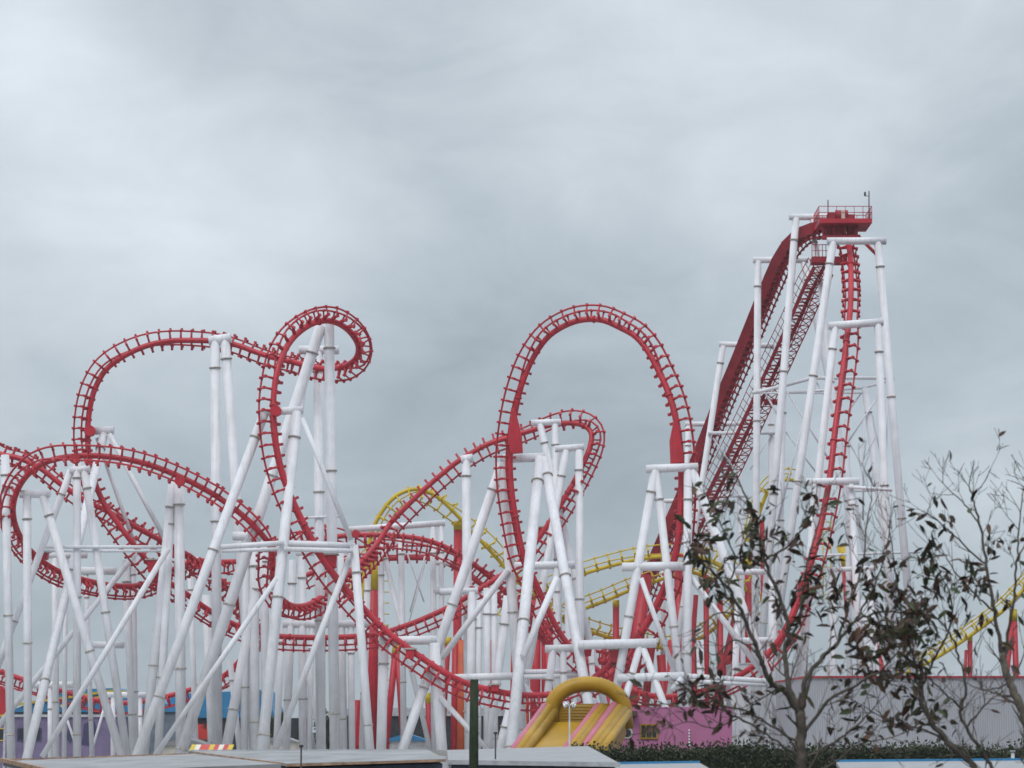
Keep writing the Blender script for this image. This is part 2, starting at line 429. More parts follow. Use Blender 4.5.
arch = [(293, 362, 204.5, (0, -.1, 1)), (275, 358, 205, (0, -.08, 1)), (257, 352.5, 205.3, (0, -.05, 1)), (238, 345.5, 205.6, (0, 0, 1)), (218, 341.5, 205.8, (0, .15, .98)), (196, 340.5, 206, (0, .3, .95)), (170, 341, 206, (-.1, .42, .9)),
        (146, 346, 206, (-.3, .55, .75)), (124, 356, 206, (-.55, .6, .55)), (107, 368.5, 206, (-.75, .5, .4)), (97, 384, 206, (-.88, .3, .35)), (91, 402, 206, (-.93, .1, .35)), (88, 424, 206, (-.94, 0, .35)),
        (88, 446, 206, (-.9, 0, .4)), (91, 468, 206, (-.8, 0, .6)), (97, 488, 206, (-.6, -.2, .75)), (106, 507, 206, (-.45, -.35, .8)), (117, 522, 206, (-.42, -.4, .8)), (131, 541, 206, (-.4, -.4, .8)), (147, 561, 207, (-.4, -.45, .8)), (163, 578, 208, (-.35, -.6, .7)),
        (185, 593, 210, (-.25, -.8, .5)), (210, 611, 212, (-.2, -.85, .45)), (238, 626, 214, (-.1, -.9, .4)), (270, 635, 215, (0, -.9, .4)), (305, 637.5, 215, (0, -.9, .4)), (345, 637, 215, (0, -.9, .4)), (378, 634, 215, (.1, -.9, .4)), (405, 626, 215, (.15, -.9, .4)),
        (430, 616, 215, (.2, -.9, .4)), (455, 604, 215, (.3, -.85, .4)), (480, 589, 215, (.4, -.75, .4)), (502, 575, 215, (.5, -.7, .4)), (522, 560, 215, (.6, -.6, .45)), (543, 532, 215, (.7, -.45, .5)), (558, 509, 215, (.75, -.35, .5)), (573, 484, 215, (.8, -.25, .45)),
        (583.5, 463, 215.3, (.85, -.05, .4)), (590, 447, 215.6, (.85, .2, .4)), (591.5, 434, 216, (.7, .55, .4)), (585, 426, 216.5, (.3, .85, .4)), (571, 423, 217, (.05, .75, .65)), (553, 424.5, 217.5, (0, .4, .9)), (533, 430, 217.5, (.05, .05, 1)), (510, 437, 217.5, (.15, -.15, .97)),
        (486, 445, 217.5, (.2, -.25, .94)), (460, 460, 217.5, (.25, -.3, .9)), (442, 474, 217.5, (.3, -.3, .9)), (423.5, 490, 217.5, (.35, -.35, .87)), (406, 507, 217.5, (.4, -.35, .85)), (390.5, 523, 217.5, (.4, -.3, .85)), (376, 545, 216, (.4, -.3, .85)),
        (362, 561, 213, (.3, -.5, .8)), (345, 577, 210, (.2, -.7, .6)), (328, 592, 207, (.1, -.8, .4)), (310, 604, 204, (0, -.9, .2)), (293, 606, 201, (-.2, -.9, 0)), (280, 597, 199, (-.5, -.6, -.2)), (273, 581, 197.5, (-.6, -.2, -.5)), (273, 563, 196.5, (-.6, .1, -.75)), (270, 546, 195.6, (-.45, .3, -.85)), (256, 528, 195, (-.3, .3, -.9)), (238, 511.5, 195, (-.2, .2, -.95)),
        (218, 497, 195, (-.1, .15, -.98)), (198, 485.5, 195, (-.1, .12, -.98)), (175, 474.5, 195, (-.05, .1, -.99)), (150, 465, 195, (-.05, .1, -.99)), (125, 459, 195, (0, .1, -.99)), (100, 456, 195, (0, .1, -.99)), (78, 456, 195, (-.05, .15, -.97)),
        (56, 459, 195, (-.2, .4, -.88)), (38, 466, 195, (-.5, .5, -.7)), (24, 479, 195.5, (-.75, .35, -.5)), (15.5, 495, 196, (-.9, .1, -.4)), (13, 512, 197, (-.95, -.05, -.2)), (17, 530, 198, (-.92, -.3, .1)), (27, 547, 200, (-.7, -.6, .3)), (42, 561, 202, (-.5, -.75, .4)),
        (60, 572, 204, (-.3, -.85, .4)), (84, 580, 206, (-.1, -.9, .4)), (108, 585, 208, (0, -.9, .4)), (134, 586, 210, (.1, -.9, .4)), (154, 580, 213, (.2, -.8, .5)), (172, 570, 216, (.2, -.6, .7)), (194, 561, 219, (0, -.7, .7)), (222, 562, 221, (0, -1, .1)),
        (248, 560, 222, (0, -.6, -.8)), (275, 551, 223, (0, .2, -1)), (300, 544, 224, (0, .9, -.4)), (322, 539, 224, (0, .8, .6)), (342, 536, 224, (0, .1, 1)), (358, 535, 224, (0, -.75, .66)), (380, 535, 224, (0, -.85, -.5)), (407, 537, 224, (0, -.85, -.5)), (425, 540, 224, (-.1, -.85, -.5)), (443, 546, 224, (-.15, -.8, -.55)),
        (463, 557, 224, (-.3, -.6, -.7)), (485, 573, 224, (-.4, -.2, -.9)), (505, 592, 224, (-.3, .4, -.8)), (530, 620, 226, (.2, .8, -.3)), (552, 652, 228, (.5, .6, .3)), (585, 678, 232, (0, -1, .1)), (640, 690, 240, (0, -1, .1))]
# split the long circuit into the elements the eye reads
cuts = [0, 19, 36, 50, 63, 79, len(arch) - 14, len(arch) - 1]
names = ['broad red arch at the far left', 'low red run behind the white columns', 'leaning red teardrop bend behind the loop', 'red dip between the arches',
         'red front arch sweeping down from the left', 'red turn curling down at the left edge', 'twisting red in-line roll behind the columns']
for k in range(len(cuts) - 1):
    seg = arch[cuts[k]:cuts[k + 1] + 1]
    if len(seg) > 2:
        track(seg, RC, 'red', names[k])
second = [(300, 578, 228, (0, -.9, .4)), (345, 561, 228, (0, .8, .5)), (390, 558.5, 228, (0, .7, .6)), (432, 559, 228, (0, .7, .6)), (462, 571, 228, (0, .8, .5)), (490, 592, 229, (0, .8, .5)), (520, 622, 231, (0, .9, .2)), (570, 655, 235, (0, 1, 0)), (640, 668, 240, (0, 1, 0))]
track(second, RC, 'red', 'red lower track behind the cable braced columns')
farl = [(-150, 470, 214, (-.2, .4, .9)), (-110, 425, 213, (-.1, .4, .95)), (-75, 412, 212.5, (0, .3, 1)), (-40, 424, 212, (.1, .2, 1)), (-20, 442, 211.5, (.1, .15, 1)), (0, 454, 211, (0, .1, 1)), (20, 458.5, 210.5, (-.05, 0, 1)), (40, 468, 210.2, (-.1, -.05, 1)), (62, 485, 210, (-.15, -.1, 1)), (84, 500, 210, (-.1, -.2, 1)), (107, 511, 210.5, (0, -.2, 1)), (130, 524, 211.5, (0, -.3, .95)), (162, 541, 213, (0, -.4, .9)),
        (190, 556, 216, (0, -.7, .7)), (222, 583, 221, (.3, -.8, .4)), (245, 618, 227, (.6, -.7, .3)), (247, 648, 232, (.5, -.8, .3)), (225, 675, 235, (.2, -.95, .1)), (195, 688, 236, (0, -1, .1)), (160, 698, 236, (0, -1, .1)), (128, 703, 236, (0, -1, .1)), (95, 700, 236, (0, -1, .1)), (60, 690, 236, (0, -1, .1)), (25, 680, 236, (0, -1, .1)), (-8, 668, 236, (0, -1, .1)), (-40, 652, 234, (0, -1, .1)), (-85, 610, 228, (.3, -.9, .2)), (-130, 540, 220, (.2, -.5, .7)), (-150, 470, 214, (-.2, .4, .9))]
track(farl[:14], RC, 'red', 'red descending track entering from the left edge')
track(farl[13:], RC, 'red', 'low red wave of track above the lilac building')

# --- saddle plates and mounting discs
def plate(poly, Y, d, label=None):
    MB().prism([P(x, y, Y) for x, y in poly], (0, d, 0)).build('saddle_plate', M['red'], RC, label)
plate([(511, 408), (515, 408), (522, 436), (523, 452), (511, 453), (508, 437)], 195.6, .9)
plate([(674, 420), (678, 424), (683, 455), (683, 462), (671, 463), (670, 440)], 189.3, .9)
for (x, y, w, h, Y) in [(410, 654, 9, 9, 187.6), (495, 688, 9, 6, 188.5), (588, 652, 8, 8, 189.5), (615, 656, 11, 12, 189.2), (331, 561, 11, 12, 188), (153, 566, 12, 12, 206), (44, 556, 7, 7, 199), (468, 548, 5, 6, 220), (537, 532, 10, 9, 215.5), (804, 588, 11, 14, 196)]:
    plate([(x - w / 2, y - h / 2), (x + w / 2, y - h / 2), (x + w / 2 - 1, y + h / 2), (x - w / 2 + 1, y + h / 2)], Y, .8)
    MB().box(*(lambda a, b: (a.x, b.x, Y - .1, Y + .9, a.z, a.z + .12))(P(x - w / 2 - 2, y - h / 2, Y), P(x + w / 2 + 2, y - h / 2, Y))).build('mounting_flange', M['rust'], RC)
for (x, y, r, Y) in [(90, 431, 5.5, 205.4), (276, 411, 5.5, 187.5), (180, 481, 5, 194.2), (75, 459, 5, 194.2), (472, 590, 4, 215), (356, 534, 4, 223.5)]:
    c = P(x, y, Y); R = r / F * Y
    MB().tube([c - Vector((0, .35, 0)), c + Vector((0, .35, 0))], R, 16).build('mounting_disc', M['red'], RC)

# --- white supports
def S(Y, beams, cols, braces=(), label=None, spread=0.0):
    return frame(Y, beams, cols, braces, RC, label, 'white', spread)
S(196, [(20, 494, 50, 494, 8)], [(27, 496, 28, 756, 9), (43, 496, 121, 755, 9)], label='white T-bar support at the left edge')
S(196.5, [], [(5, 455, 11, 757, 9)])
S(198, [(70, 471, 90, 469, 8)], [(77, 458, 77, 755, 8.5), (84, 468, 127, 755, 8.5), (71, 470, 0, 660, 7.5)], [(46, 547, 166, 547, 3.5), (46, 551, 166, 551, 3)])
S(207.5, [(92, 431, 114, 430, 8)], [(104, 434, 27, 757, 9, 207.5, 191)], [(109, 434, 168, 545, 5), (97, 438, 136, 548, 4)])
S(209, [(46, 555, 87, 555, 7)], [(55, 558, 56, 755, 7), (66, 558, 64, 755, 5)])
S(213, [(81, 571, 116, 571, 8), (90, 645, 124, 645, 7)], [(126, 560, 134, 755, 9), (133, 556, 136, 755, 6), (86, 575, 92, 755, 5)], [(137, 552, -8, 734, 5.5, 209, 199), (168, 549, 42, 757, 5.5, 196, 193)])
S(234, [(34, 685, 73, 685, 7), (105, 695, 148, 695, 6)], [(50, 688, 50, 755, 5), (113, 697, 113, 755, 5), (140, 697, 140, 755, 5)], [(105, 705, 90, 757, 2.5), (62, 705, 80, 757, 2.5)])
S(197, [], [(173, 482, 144, 755, 9.5), (179, 482, 181, 755, 11), (171, 500, 158, 755, 9)])
S(187, [(262, 412, 303, 410, 8, 189.2)], [(264, 414, 137, 755, 10.5, 189.2, 184.5), (297, 412, 262, 750, 11.5, 189.2, 184.5), (354, 545, 370, 750, 9)],
  [(221, 547, 284, 543, 5.5), (282, 543, 355, 546, 6.5), (302, 418, 351, 540, 5), (352, 552, 276, 748, 6.5), (277, 578, 150, 763, 5.5), (222, 551, 284, 549, 4), (284, 549, 352, 551, 5)],
  'white A-frame braced support in front of the left columns')
S(205.0, [(209, 341, 231, 338, 10)], [(215, 341, 217.5, 755, 10.5), (225, 340, 255, 755, 10.5)], label='twin tall columns carrying the left arch')
S(195.5, [], [(321, 326, 180, 755, 12), (329, 324, 335, 755, 11)])
S(206, [(299, 350, 339, 350, 9)], [(318, 352, 321, 755, 10.5), (308, 352, 283, 560, 6)], [(300, 518, 342, 516, 2.5)])
S(201, [(233, 536, 264, 537, 9)], [(254, 538, 255, 755, 10), (264, 538, 266, 755, 9), (262, 560, 225, 755, 11), (246, 540, 244, 755, 8)])
S(219, [(283, 624, 372, 624, 8), (296, 553, 332, 553, 6)], [(293, 560, 286, 755, 8.5), (302, 556, 303, 755, 8.5), (351, 626, 352, 755, 7), (312, 626, 309, 755, 6), (300, 640, 324, 755, 5), (340, 553, 344, 755, 8)])
S(226, [(186, 567, 200, 560, 8), (240, 568, 250, 568, 6)], [(190, 565, 196, 755, 6), (206, 595, 212, 755, 8), (246, 570, 250, 755, 7), (230, 660, 240, 755, 6), (282, 625, 276, 755, 7), (368, 570, 362, 755, 7)])
S(189.5, [(388, 641, 437, 640, 9)], [(384, 636, 381, 755, 10.5), (434, 643, 442, 752, 11.5), (432, 664, 402, 752, 9.5)], [(440, 697, 487, 749, 5.5)], 'white cross beam support over the low front run')
S(198.6, [(500, 459, 545, 457, 9)], [(540, 458, 511, 748, 11.5, 198.4, 185.5), (544, 459, 594, 735, 10.5, 198.4, 186), (502, 462, 519, 690, 10.5), (501, 466, 430, 670, 10.5)],
  [(508, 570, 441, 659, 6.5), (557, 578, 523, 657, 6.5, 191.5, 188.5), (449, 678, 515, 676, 7.5), (524, 672, 580, 671, 5), (524, 677, 580, 676, 5), (521, 682, 541, 706, 5.5)], 'white leaning support frame on the left leg of the loop')
S(209, [(514, 566, 575, 565, 8)], [(568, 568, 570, 755, 8), (556, 566, 558, 755, 7)])
S(216.2, [(531, 423, 561, 422, 6.5)], [(540, 424, 562, 520, 7.5), (555, 424, 561, 755, 7.5)])
S(214.8, [(555, 449, 584, 447, 7)], [(566, 450, 540, 600, 8), (579, 450, 581, 755, 8.5)])
S(216.5, [(461, 460, 473, 458, 9)], [(466, 458, 469, 755, 9.5)])
S(226, [(345, 530, 445, 523, 6.5), (433, 591, 482, 590, 7), (436, 563, 450, 563, 5)], [(433, 527, 434, 755, 6.5), (441, 526, 443, 755, 5.5), (381, 540, 408, 655, 5.5), (401, 535, 404, 755, 6.5), (381, 550, 382, 755, 6.5)],
  [(407, 553, 424, 602, 1.6), (425, 556, 410, 612, 1.6), (404, 640, 426, 560, 1.4)], 'white portal support with crossed steel cables')
S(212, [(440, 592, 478, 591, 7)], [(472, 592, 470, 755, 9), (479, 600, 478, 755, 6.5), (487, 588, 487, 755, 7.5), (494, 588, 495, 755, 6.5), (508, 596, 487, 755, 9.5), (513, 700, 500, 748, 10)])
S(189.2, [(646, 469, 698, 467, 8.5), (622, 567, 684, 566, 9)], [(655, 470, 605, 755, 9.5), (656, 470, 681, 690, 8.5), (688, 468, 687, 755, 9), (692, 470, 795, 750, 9.5)],
  [(641, 578, 673, 668, 5), (684, 568, 762, 672, 6)], 'white splayed support frame on the right leg of the loop')
S(188.7, [(578, 645, 656, 643, 9.5), (617, 678, 684, 676, 8.5)], [(640, 646, 622, 710, 7.5), (643, 648, 667, 712, 7.5)], [(686, 676, 766, 681, 5.5), (686, 681, 766, 685, 4.5), (672, 690, 682, 678, 6)])
S(194, [(545, 649, 580, 648, 8)], [(553, 650, 547, 700, 8), (563, 650, 564, 700, 7), (590, 640, 598, 755, 6)])
# supports of the drop and of the lift tower
S(197.8, [(806, 482, 859, 481, 7.5)], [(814, 484, 800, 755, 7), (851, 484, 864, 755, 7)], [(848, 487, 892, 490, 3.5)])
S(203.4, [(828, 326, 883, 322, 8)], [(835, 326, 788, 755, 8), (878, 324, 895, 755, 8.5)], label='white portal straddling the middle of the drop')
S(210.2, [(827, 241, 886, 241, 7.5)], [(833, 242, 758, 755, 8.5), (878, 242, 922, 755, 8.5)], label='white portal at the top of the drop')
S(219, [(752, 393, 783, 386, 3.8), (783, 386, 812, 378, 3.8), (812, 378, 894, 378, 3.6), (783, 393, 862, 388, 3), (862, 388, 892, 380, 3), (752, 393, 862, 393, 2), (776, 487, 800, 489, 2.5), (845, 491, 890, 490, 3), (800, 556, 920, 552, 2.6)],
  [(783, 388, 776, 755, 7.5), (865, 388, 895, 620, 7.5), (847, 420, 850, 755, 6)],
  [(787, 392, 828, 458, 2.0), (815, 380, 830, 404, 2.0), (804, 418, 778, 520, 2.0), (848, 440, 876, 490, 2.0), (877, 398, 848, 442, 2.0), (862, 392, 846, 414, 2.0), (864, 412, 863, 520, 2.0), (872, 415, 882, 460, 2.0), (887, 392, 886, 455, 2.0), (786, 432, 818, 475, 2.0), (827, 457, 852, 500, 2.0), (765, 392, 780, 420, 2.0)],
  'white braced tower of slim columns beside the drop')
S(216.5, [(789, 217, 839, 217, 6.5)], [(796, 218, 753, 755, 8), (812, 219, 846, 500, 5.5)], label='white portal at the head of the lift hill')
S(224, [(753, 260, 808, 260, 6.5)], [(758, 261, 754, 755, 7.5), (803, 261, 838, 425, 6)])
S(236, [(719, 344, 774, 346, 5.5)], [(723, 346, 660, 755, 6.5), (771, 400, 773, 755, 6)], [(708, 433, 776, 433, 3.5), (713, 438, 735, 470, 1.8), (770, 436, 750, 470, 1.5)])
S(246, [(685, 424, 742, 424, 5)], [(688, 426, 682, 755, 5.5), (738, 426, 745, 755, 5.5)], [(703, 496, 748, 496, 3.2)])
S(253, [(661, 501, 690, 501, 4.5)], [(664, 503, 662, 755, 5), (716, 503, 720, 755, 5)])
S(199, [(735, 572, 765, 572, 6), (828, 570, 876, 568, 5), (735, 641, 782, 640, 6.5)], [(832, 572, 834, 755, 8), (868, 570, 884, 755, 6), (772, 578, 774, 755, 8)])
S(210, [], [(738, 600, 732, 755, 7), (700, 640, 702, 755, 8), (862, 600, 884, 755, 8)], [])

# --- platform at the top of the lift
pl = MB()
a, b = P(818, 222, 212.5), P(870.5, 222, 212.5)
pl.box(a.x, b.x, 211.5, 215.5, a.z - 0.28, a.z + 0.12)
plat = pl.build('top_platform', M['red'], RC, 'red service platform on the summit')
us = MB()
for x_ in (822, 833, 845, 857):
    us.tube([P(x_, 224, 212.6), P(x_ + (840 - x_) * .15, 237, 212.6)], .16, 6); us.tube([P(x_, 224, 214.6), P(x_ + (840 - x_) * .15, 237, 214.6)], .16, 6)
us.beam(P(822, 237.5, 212.6), P(860, 237.5, 212.6), .5, .35); us.beam(P(822, 237, 214.6), P(860, 237, 214.6), .5, .35)
us.box(P(826, 222, 213).x, P(846, 222, 213).x, 212.9, 214.3, P(826, 236, 213).z, P(826, 225, 213).z)
us.box(P(848, 222, 213).x, P(858, 222, 213).x, 213.2, 214.0, P(826, 234, 213).z, P(826, 225, 213).z)
us.build('understructure', M['dred'], plat)
us = MB(); us.tube([P(858, 236, 212.6), P(877, 255, 212.6)], 0.16, 6); us.build('brace', M['red'], plat)
hr = MB()
z0, z1 = a.z + 0.12, a.z + 1.25
cs = [(a.x, 211.6), (b.x, 211.6), (b.x, 215.4), (a.x, 215.4)]
for i in range(4):
    (x0, y0), (x1, y1) = cs[i], cs[(i + 1) % 4]
    for zz in (z1, (z0 + z1) / 2): hr.tube([(x0, y0, zz), (x1, y1, zz)], 0.035, 5)
    for k in range(6):
        t = k / 6; x, y = x0 + (x1 - x0) * t, y0 + (y1 - y0) * t
        hr.tube([(x, y, z0), (x, y, z1)], 0.03, 5)
hr.build('handrail', M['red'], plat)
mo = MB(); c = P(842, 216, 213.5)
mo.tube([c - Vector((.6, 0, 0)), c + Vector((.5, 0, 0))], 0.55, 12); mo.box(c.x - .2, c.x + 1.1, 213, 214.3, z0, z0 + .7)
mo.box(c.x - 1.3, c.x - .7, 213, 214.3, z0, z0 + .9)
mo.build('drive_motor', M['dred'], plat)
mo = MB(); mo.box(c.x - .16, c.x + .14, 212.6, 212.9, z0, z0 + 1.0); mo.build('control_box', M['cream'], plat)
an = MB(); an.tube([P(828, 219, 212), P(828, 200, 212)], 0.05, 6); an.build('mast', M['blackm'], plat)
an = MB(); an.tube([P(869, 219, 212), P(869, 191, 212)], 0.05, 6); an.tube([P(865, 196, 212), P(869, 196, 212)], 0.03, 5)
an.tube([P(865, 196, 212), P(865, 192, 212)], 0.09, 6); an.build('weather_vane', M['blackm'], plat)

# --- maintenance stair beside the lift
sp_ = [(692, 541, 250), (712, 500, 246.5), (731, 462, 243), (751, 420, 239), (768, 383, 235), (785, 346, 231), (800, 314, 227), (813, 284, 223.5), (822, 267, 221)]
sp_ = [(x, y, z - 6) for x, y, z in sp_]
spt = [P(*p) for p in sp_]
pts, _, st = resample(spt, [Vector((0, 0, 1))] * len(spt), 0.95)
stair = MB(); rail = MB(); truss = MB()
prev = None
for i, p in enumerate(pts):
    t = (pts[min(i + 1, len(pts) - 1)] - pts[max(i - 1, 0)]).normalized()
    s = Vector((0.86, -0.5, 0)); up = Vector((-t.z * .75, 0.05, .55)).normalized()
    p = p - Vector((.25, 0, 0))
    L, R = p - s * 0.50, p + s * 0.50
    d = -up * .95 + Vector((0.30, 0, 0))
    cur = (L, R, L + up * 1.05, R + up * 1.05, L + d, R + d)
    stair.beam(L, R, 0.40, 0.10, up); 
    if i % 2 == 0:
        stair.beam(L + t * .45, R + t * .45, 0.40, 0.10, up)
    rail.tube([L, cur[2]], 0.035, 5); rail.tube([R, cur[3]], 0.035, 5)
    truss.tube([R, cur[5]], 0.05, 5); truss.tube([L, cur[4]], 0.05, 5)
    if prev:
        stair.beam(prev[0], L, 0.10, 0.34, up); stair.beam(prev[1], R, 0.10, 0.34, up)
        rail.tube([prev[2], cur[2]], 0.04, 5); rail.tube([prev[3], cur[3]], 0.04, 5)
        rail.tube([(prev[0] + prev[2]) / 2, (cur[0] + cur[2]) / 2], 0.03, 5)
        truss.tube([prev[4], cur[4]], 0.065, 6); truss.tube([prev[5], cur[5]], 0.065, 6)
        truss.tube([prev[1], cur[5]], 0.045, 5); truss.tube([prev[4], cur[5]], 0.045, 5); truss.tube([prev[0], cur[4]], 0.045, 5)
    prev = cur
a, b = P(811, 261, 214.5), P(846, 261, 214.5)
stair.box(a.x, b.x, 213.6, 215.2, a.z - .28, a.z + .25)
landing = MB()
for k in range(7):
    x = a.x + (b.x - a.x) * k / 10
    landing.tube([(x, 213.7, a.z + .2), (x, 213.7, a.z + 1.35)], 0.035, 5)
landing.tube([(a.x, 213.7, a.z + 1.35), (a.x + (b.x - a.x) * .6, 213.7, a.z + 1.35)], 0.04, 5)
landing.tube([(a.x, 213.7, a.z + .8), (a.x + (b.x - a.x) * .6, 213.7, a.z + .8)], 0.03, 5)
so = stair.build('maintenance_stair', M['dred'], RC, 'dark red stair climbing beside the lift hill')
landing.build('landing_rail', M['dred'], so); rail.build('handrail', M['dred'], so); truss.build('truss', M['dred'], so)
MB().tube([P(764, 402, 231), P(780, 402, 231)], .3, 8).build('stair_bracket', M['dred'], so)

# ================================================================== YELLOW COASTER
YC = thing('roller_coaster', 'yellow tracked roller coaster on red posts, behind the white columns', 'roller coaster', (0, 245, 0))
def yt(c, label): return track(c, YC, 'yellow', label, h=0.95, g=0.72, rs=0.21, rr=0.075, tie=1.25)
yt([(362, 600, 240, (-.8, .2, .4)), (365, 570, 240, (-.6, .1, .5)), (371, 535, 240, (.6, -.5, .5)), (381, 513, 240, (.6, -.55, .5)), (396, 496, 240, (.3, -.75, .5)), (416, 489, 240, (-.1, -.7, .6)), (436, 496, 241, (-.3, -.5, .8)), (455, 513, 242, (-.2, -.1, .95)), (470, 530, 243, (.2, .2, .9)),
    (487, 547, 244, (.5, .5, .65)), (503, 565, 245, (.6, .6, .5)), (520, 583, 246, (.5, .7, .5)), (540, 604, 248, (.4, .8, .4)), (562, 620, 250, (.2, .9, .4)), (586, 630, 251, (.1, .85, .5)), (612, 638, 252, (0, .85, .5)), (640, 644, 252, (0, .85, .5)), (668, 648, 252, (-.1, .85, .5)), (692, 642, 252, (-.3, .8, .5)), (716, 627, 252, (-.5, .7, .5)), (742, 602, 252, (-.6, .6, .5))], 'tall yellow bend dropping to the right')
yt([(505, 624, 247, (-.2, .9, .3)), (518, 607, 247, (-.25, .9, .3)), (543, 592, 247, (-.25, .88, .4)), (566, 581, 247, (-.2, .88, .4)), (586, 573, 247, (-.15, .88, .4)), (610, 566, 247, (-.15, .88, .4)), (635, 560, 247, (-.1, .85, .5)), (660, 556.5, 247, (0, .8, .6)), (688, 556, 247, (.1, .75, .6)), (712, 562, 247.5, (.3, .7, .6)), (733, 575, 248.5, (.5, .6, .6)), (747, 592, 250, (.7, .5, .5)), (752, 615, 252, (.8, .3, .4))], 'upper yellow curve behind the loop')
yt([(540, 627, 250, (-.3, .9, .3)), (562, 617, 250, (-.3, .88, .4)), (586, 608, 250, (-.3, .88, .4)), (607, 600, 250, (-.3, .88, .4)), (628, 591, 250, (-.25, .88, .4)), (648, 584, 250, (-.2, .88, .4)), (668, 577, 250, (-.2, .88, .4)), (690, 572, 250, (-.1, .9, .4)), (715, 580, 251, (.2, .9, .4))], 'lower yellow curve behind the loop')
yt([(752, 545, 255, (-.9, .3, .3)), (759, 514, 255, (-.85, .4, .3)), (769, 490, 255, (-.7, .6, .3)), (784, 480, 255, (-.2, .9, .3)), (796, 481, 256, (.2, .9, .3))], 'distant yellow hump behind the lift tower')
yt([(850, 705, 248, (-.3, .9, .2)), (900, 677, 248, (-.35, .88, .3)), (925, 664, 248, (-.35, .88, .3)), (947, 651, 248, (-.4, .86, .3)), (968, 637, 248, (-.4, .86, .3)), (990, 621, 248, (-.45, .84, .3)), (1008, 606, 248, (-.45, .84, .3)), (1024, 589, 248, (-.5, .8, .3)), (1044, 566, 248, (-.5, .8, .3)), (1065, 535, 248, (-.6, .7, .3)), (1095, 492, 248, (-.6, .7, .3)), (1130, 465, 249, (0, .9, .4)), (1175, 478, 250, (.5, .8, .3)), (1230, 560, 251, (.6, .7, .3)), (1290, 660, 252, (.4, .9, .2)), (1350, 700, 252, (0, 1, .2))], 'yellow slope climbing out at the right edge')
def red_post(x1, y1, x2, y2, w, Y, cap=0, w2=None, cm='red', name='support_post'):
    a = P(x1, y1, Y); b = ground_hit(a, P(x2, y2, Y))
    r = w / 2 / F * Y; r2 = (w2 or w) / 2 / F * Y
    mb = MB(); mb.tube([a, b], [r, r2], 10)
    o = mb.build(name, M[cm], YC)
    if cap:
        d = (b - a).normalized(); L = cap / F * Y
        MB().tube([a - d * 0.3, a + d * L], [r * 1.04, r * 1.04], 10).build('post_head', M['yellow'], o)
    return o
for args in [(373, 555, 373, 700, 10.5, 241, 35), (458, 524, 457, 700, 8.5, 243.5, 6), (447, 640, 440, 755, 8, 243, 5), (616, 603, 616, 755, 6.5, 251, 4), (587, 632, 587, 755, 7, 252, 4),
             (396, 645, 386, 745, 6.5, 240, 8), (397, 645, 404, 745, 6.5, 240, 8), (428, 696, 430, 745, 6, 240, 7), (534, 600, 534, 755, 8, 245), (545, 620, 546, 755, 8, 245), (558, 590, 560, 755, 6, 248), (515, 600, 512, 755, 6, 248),
             (646, 575, 630, 700, 13, 249), (536, 610, 535, 755, 10, 240), (548, 625, 549, 755, 9, 240), (632, 600, 622, 755, 8, 250), (690, 640, 692, 755, 9, 246), (612, 650, 606, 755, 8, 245), (672, 640, 668, 755, 8, 247), (513, 690, 512, 755, 7, 238), (492, 640, 488, 755, 6, 240), (679, 570, 679, 755, 9.5, 248.5), (698, 648, 698, 755, 7, 252), (706, 575, 707, 755, 5.5, 250), (696, 595, 690, 680, 5, 251), (720, 600, 721, 755, 6, 250), (738, 612, 718, 700, 10, 252), (742, 612, 745, 755, 8, 252), (748, 560, 749, 755, 7, 250, 10),
             (842, 548, 872, 660, 9.5, 258, 22), (843, 560, 850, 660, 4, 258), (762, 520, 766, 755, 5, 255), (806, 620, 805, 755, 4, 252), (832, 640, 829, 755, 5, 252), (873, 640, 858, 700, 8, 251), (873, 640, 890, 700, 8, 251), (874, 640, 873, 755, 8, 251),
             (970, 638, 970, 755, 5, 248.5, 3), (966, 650, 962, 755, 3, 248.5), (1013, 612, 1003, 700, 6.5, 248.5, 9), (1014, 612, 1017, 700, 6, 248.5, 9), (1130, 470, 1122, 700, 7, 249, 9), (1131, 470, 1140, 700, 7, 249, 9), (1232, 566, 1232, 755, 6, 251, 5), (1300, 675, 1300, 755, 6, 252, 4), (604, 645, 604, 755, 6, 252), (652, 640, 640, 755, 8, 252), (357, 700, 356, 755, 6, 240), (661, 655, 668, 755, 9, 252)]:
    red_post(*args)
red_post(462, 640, 461, 755, 8, 240, 0, 9, 'orange')
red_post(456, 640, 455, 755, 8, 240.6, 0, 9)
red_post(526, 690, 526, 755, 6, 246, 0, 7, 'orange')
MB().prism([P(361, 690, 239), P(363, 690, 239), P(366, 745, 239), P(356, 745, 239)], (0, .5, 0)).build('tapered_post', M['red'], YC)
lad = MB()
for k in range(14):
    y = 548 + k * 11
    lad.tube([P(379, y, 240.4), P(389, y, 240.4)], .06, 5)
lad.build('rungs', M['yellow'], YC)
lad = MB()
for x in (823, 831): lad.tube([P(x, 520, 258), P(x, 600, 258)], .06, 5)
for k in range(9): lad.tube([P(823, 522 + k * 9, 258), P(831, 522 + k * 9, 258)], .05, 5)
lad.build('ladder', M['yellow'], YC)

# ================================================================== BUILDINGS AND STALLS
def px(x, Y): return (x - 512) / F * (Y * CP + 0) if False else P(x, 728, Y).x
def pz(y, Y): return P(512, y, Y).z

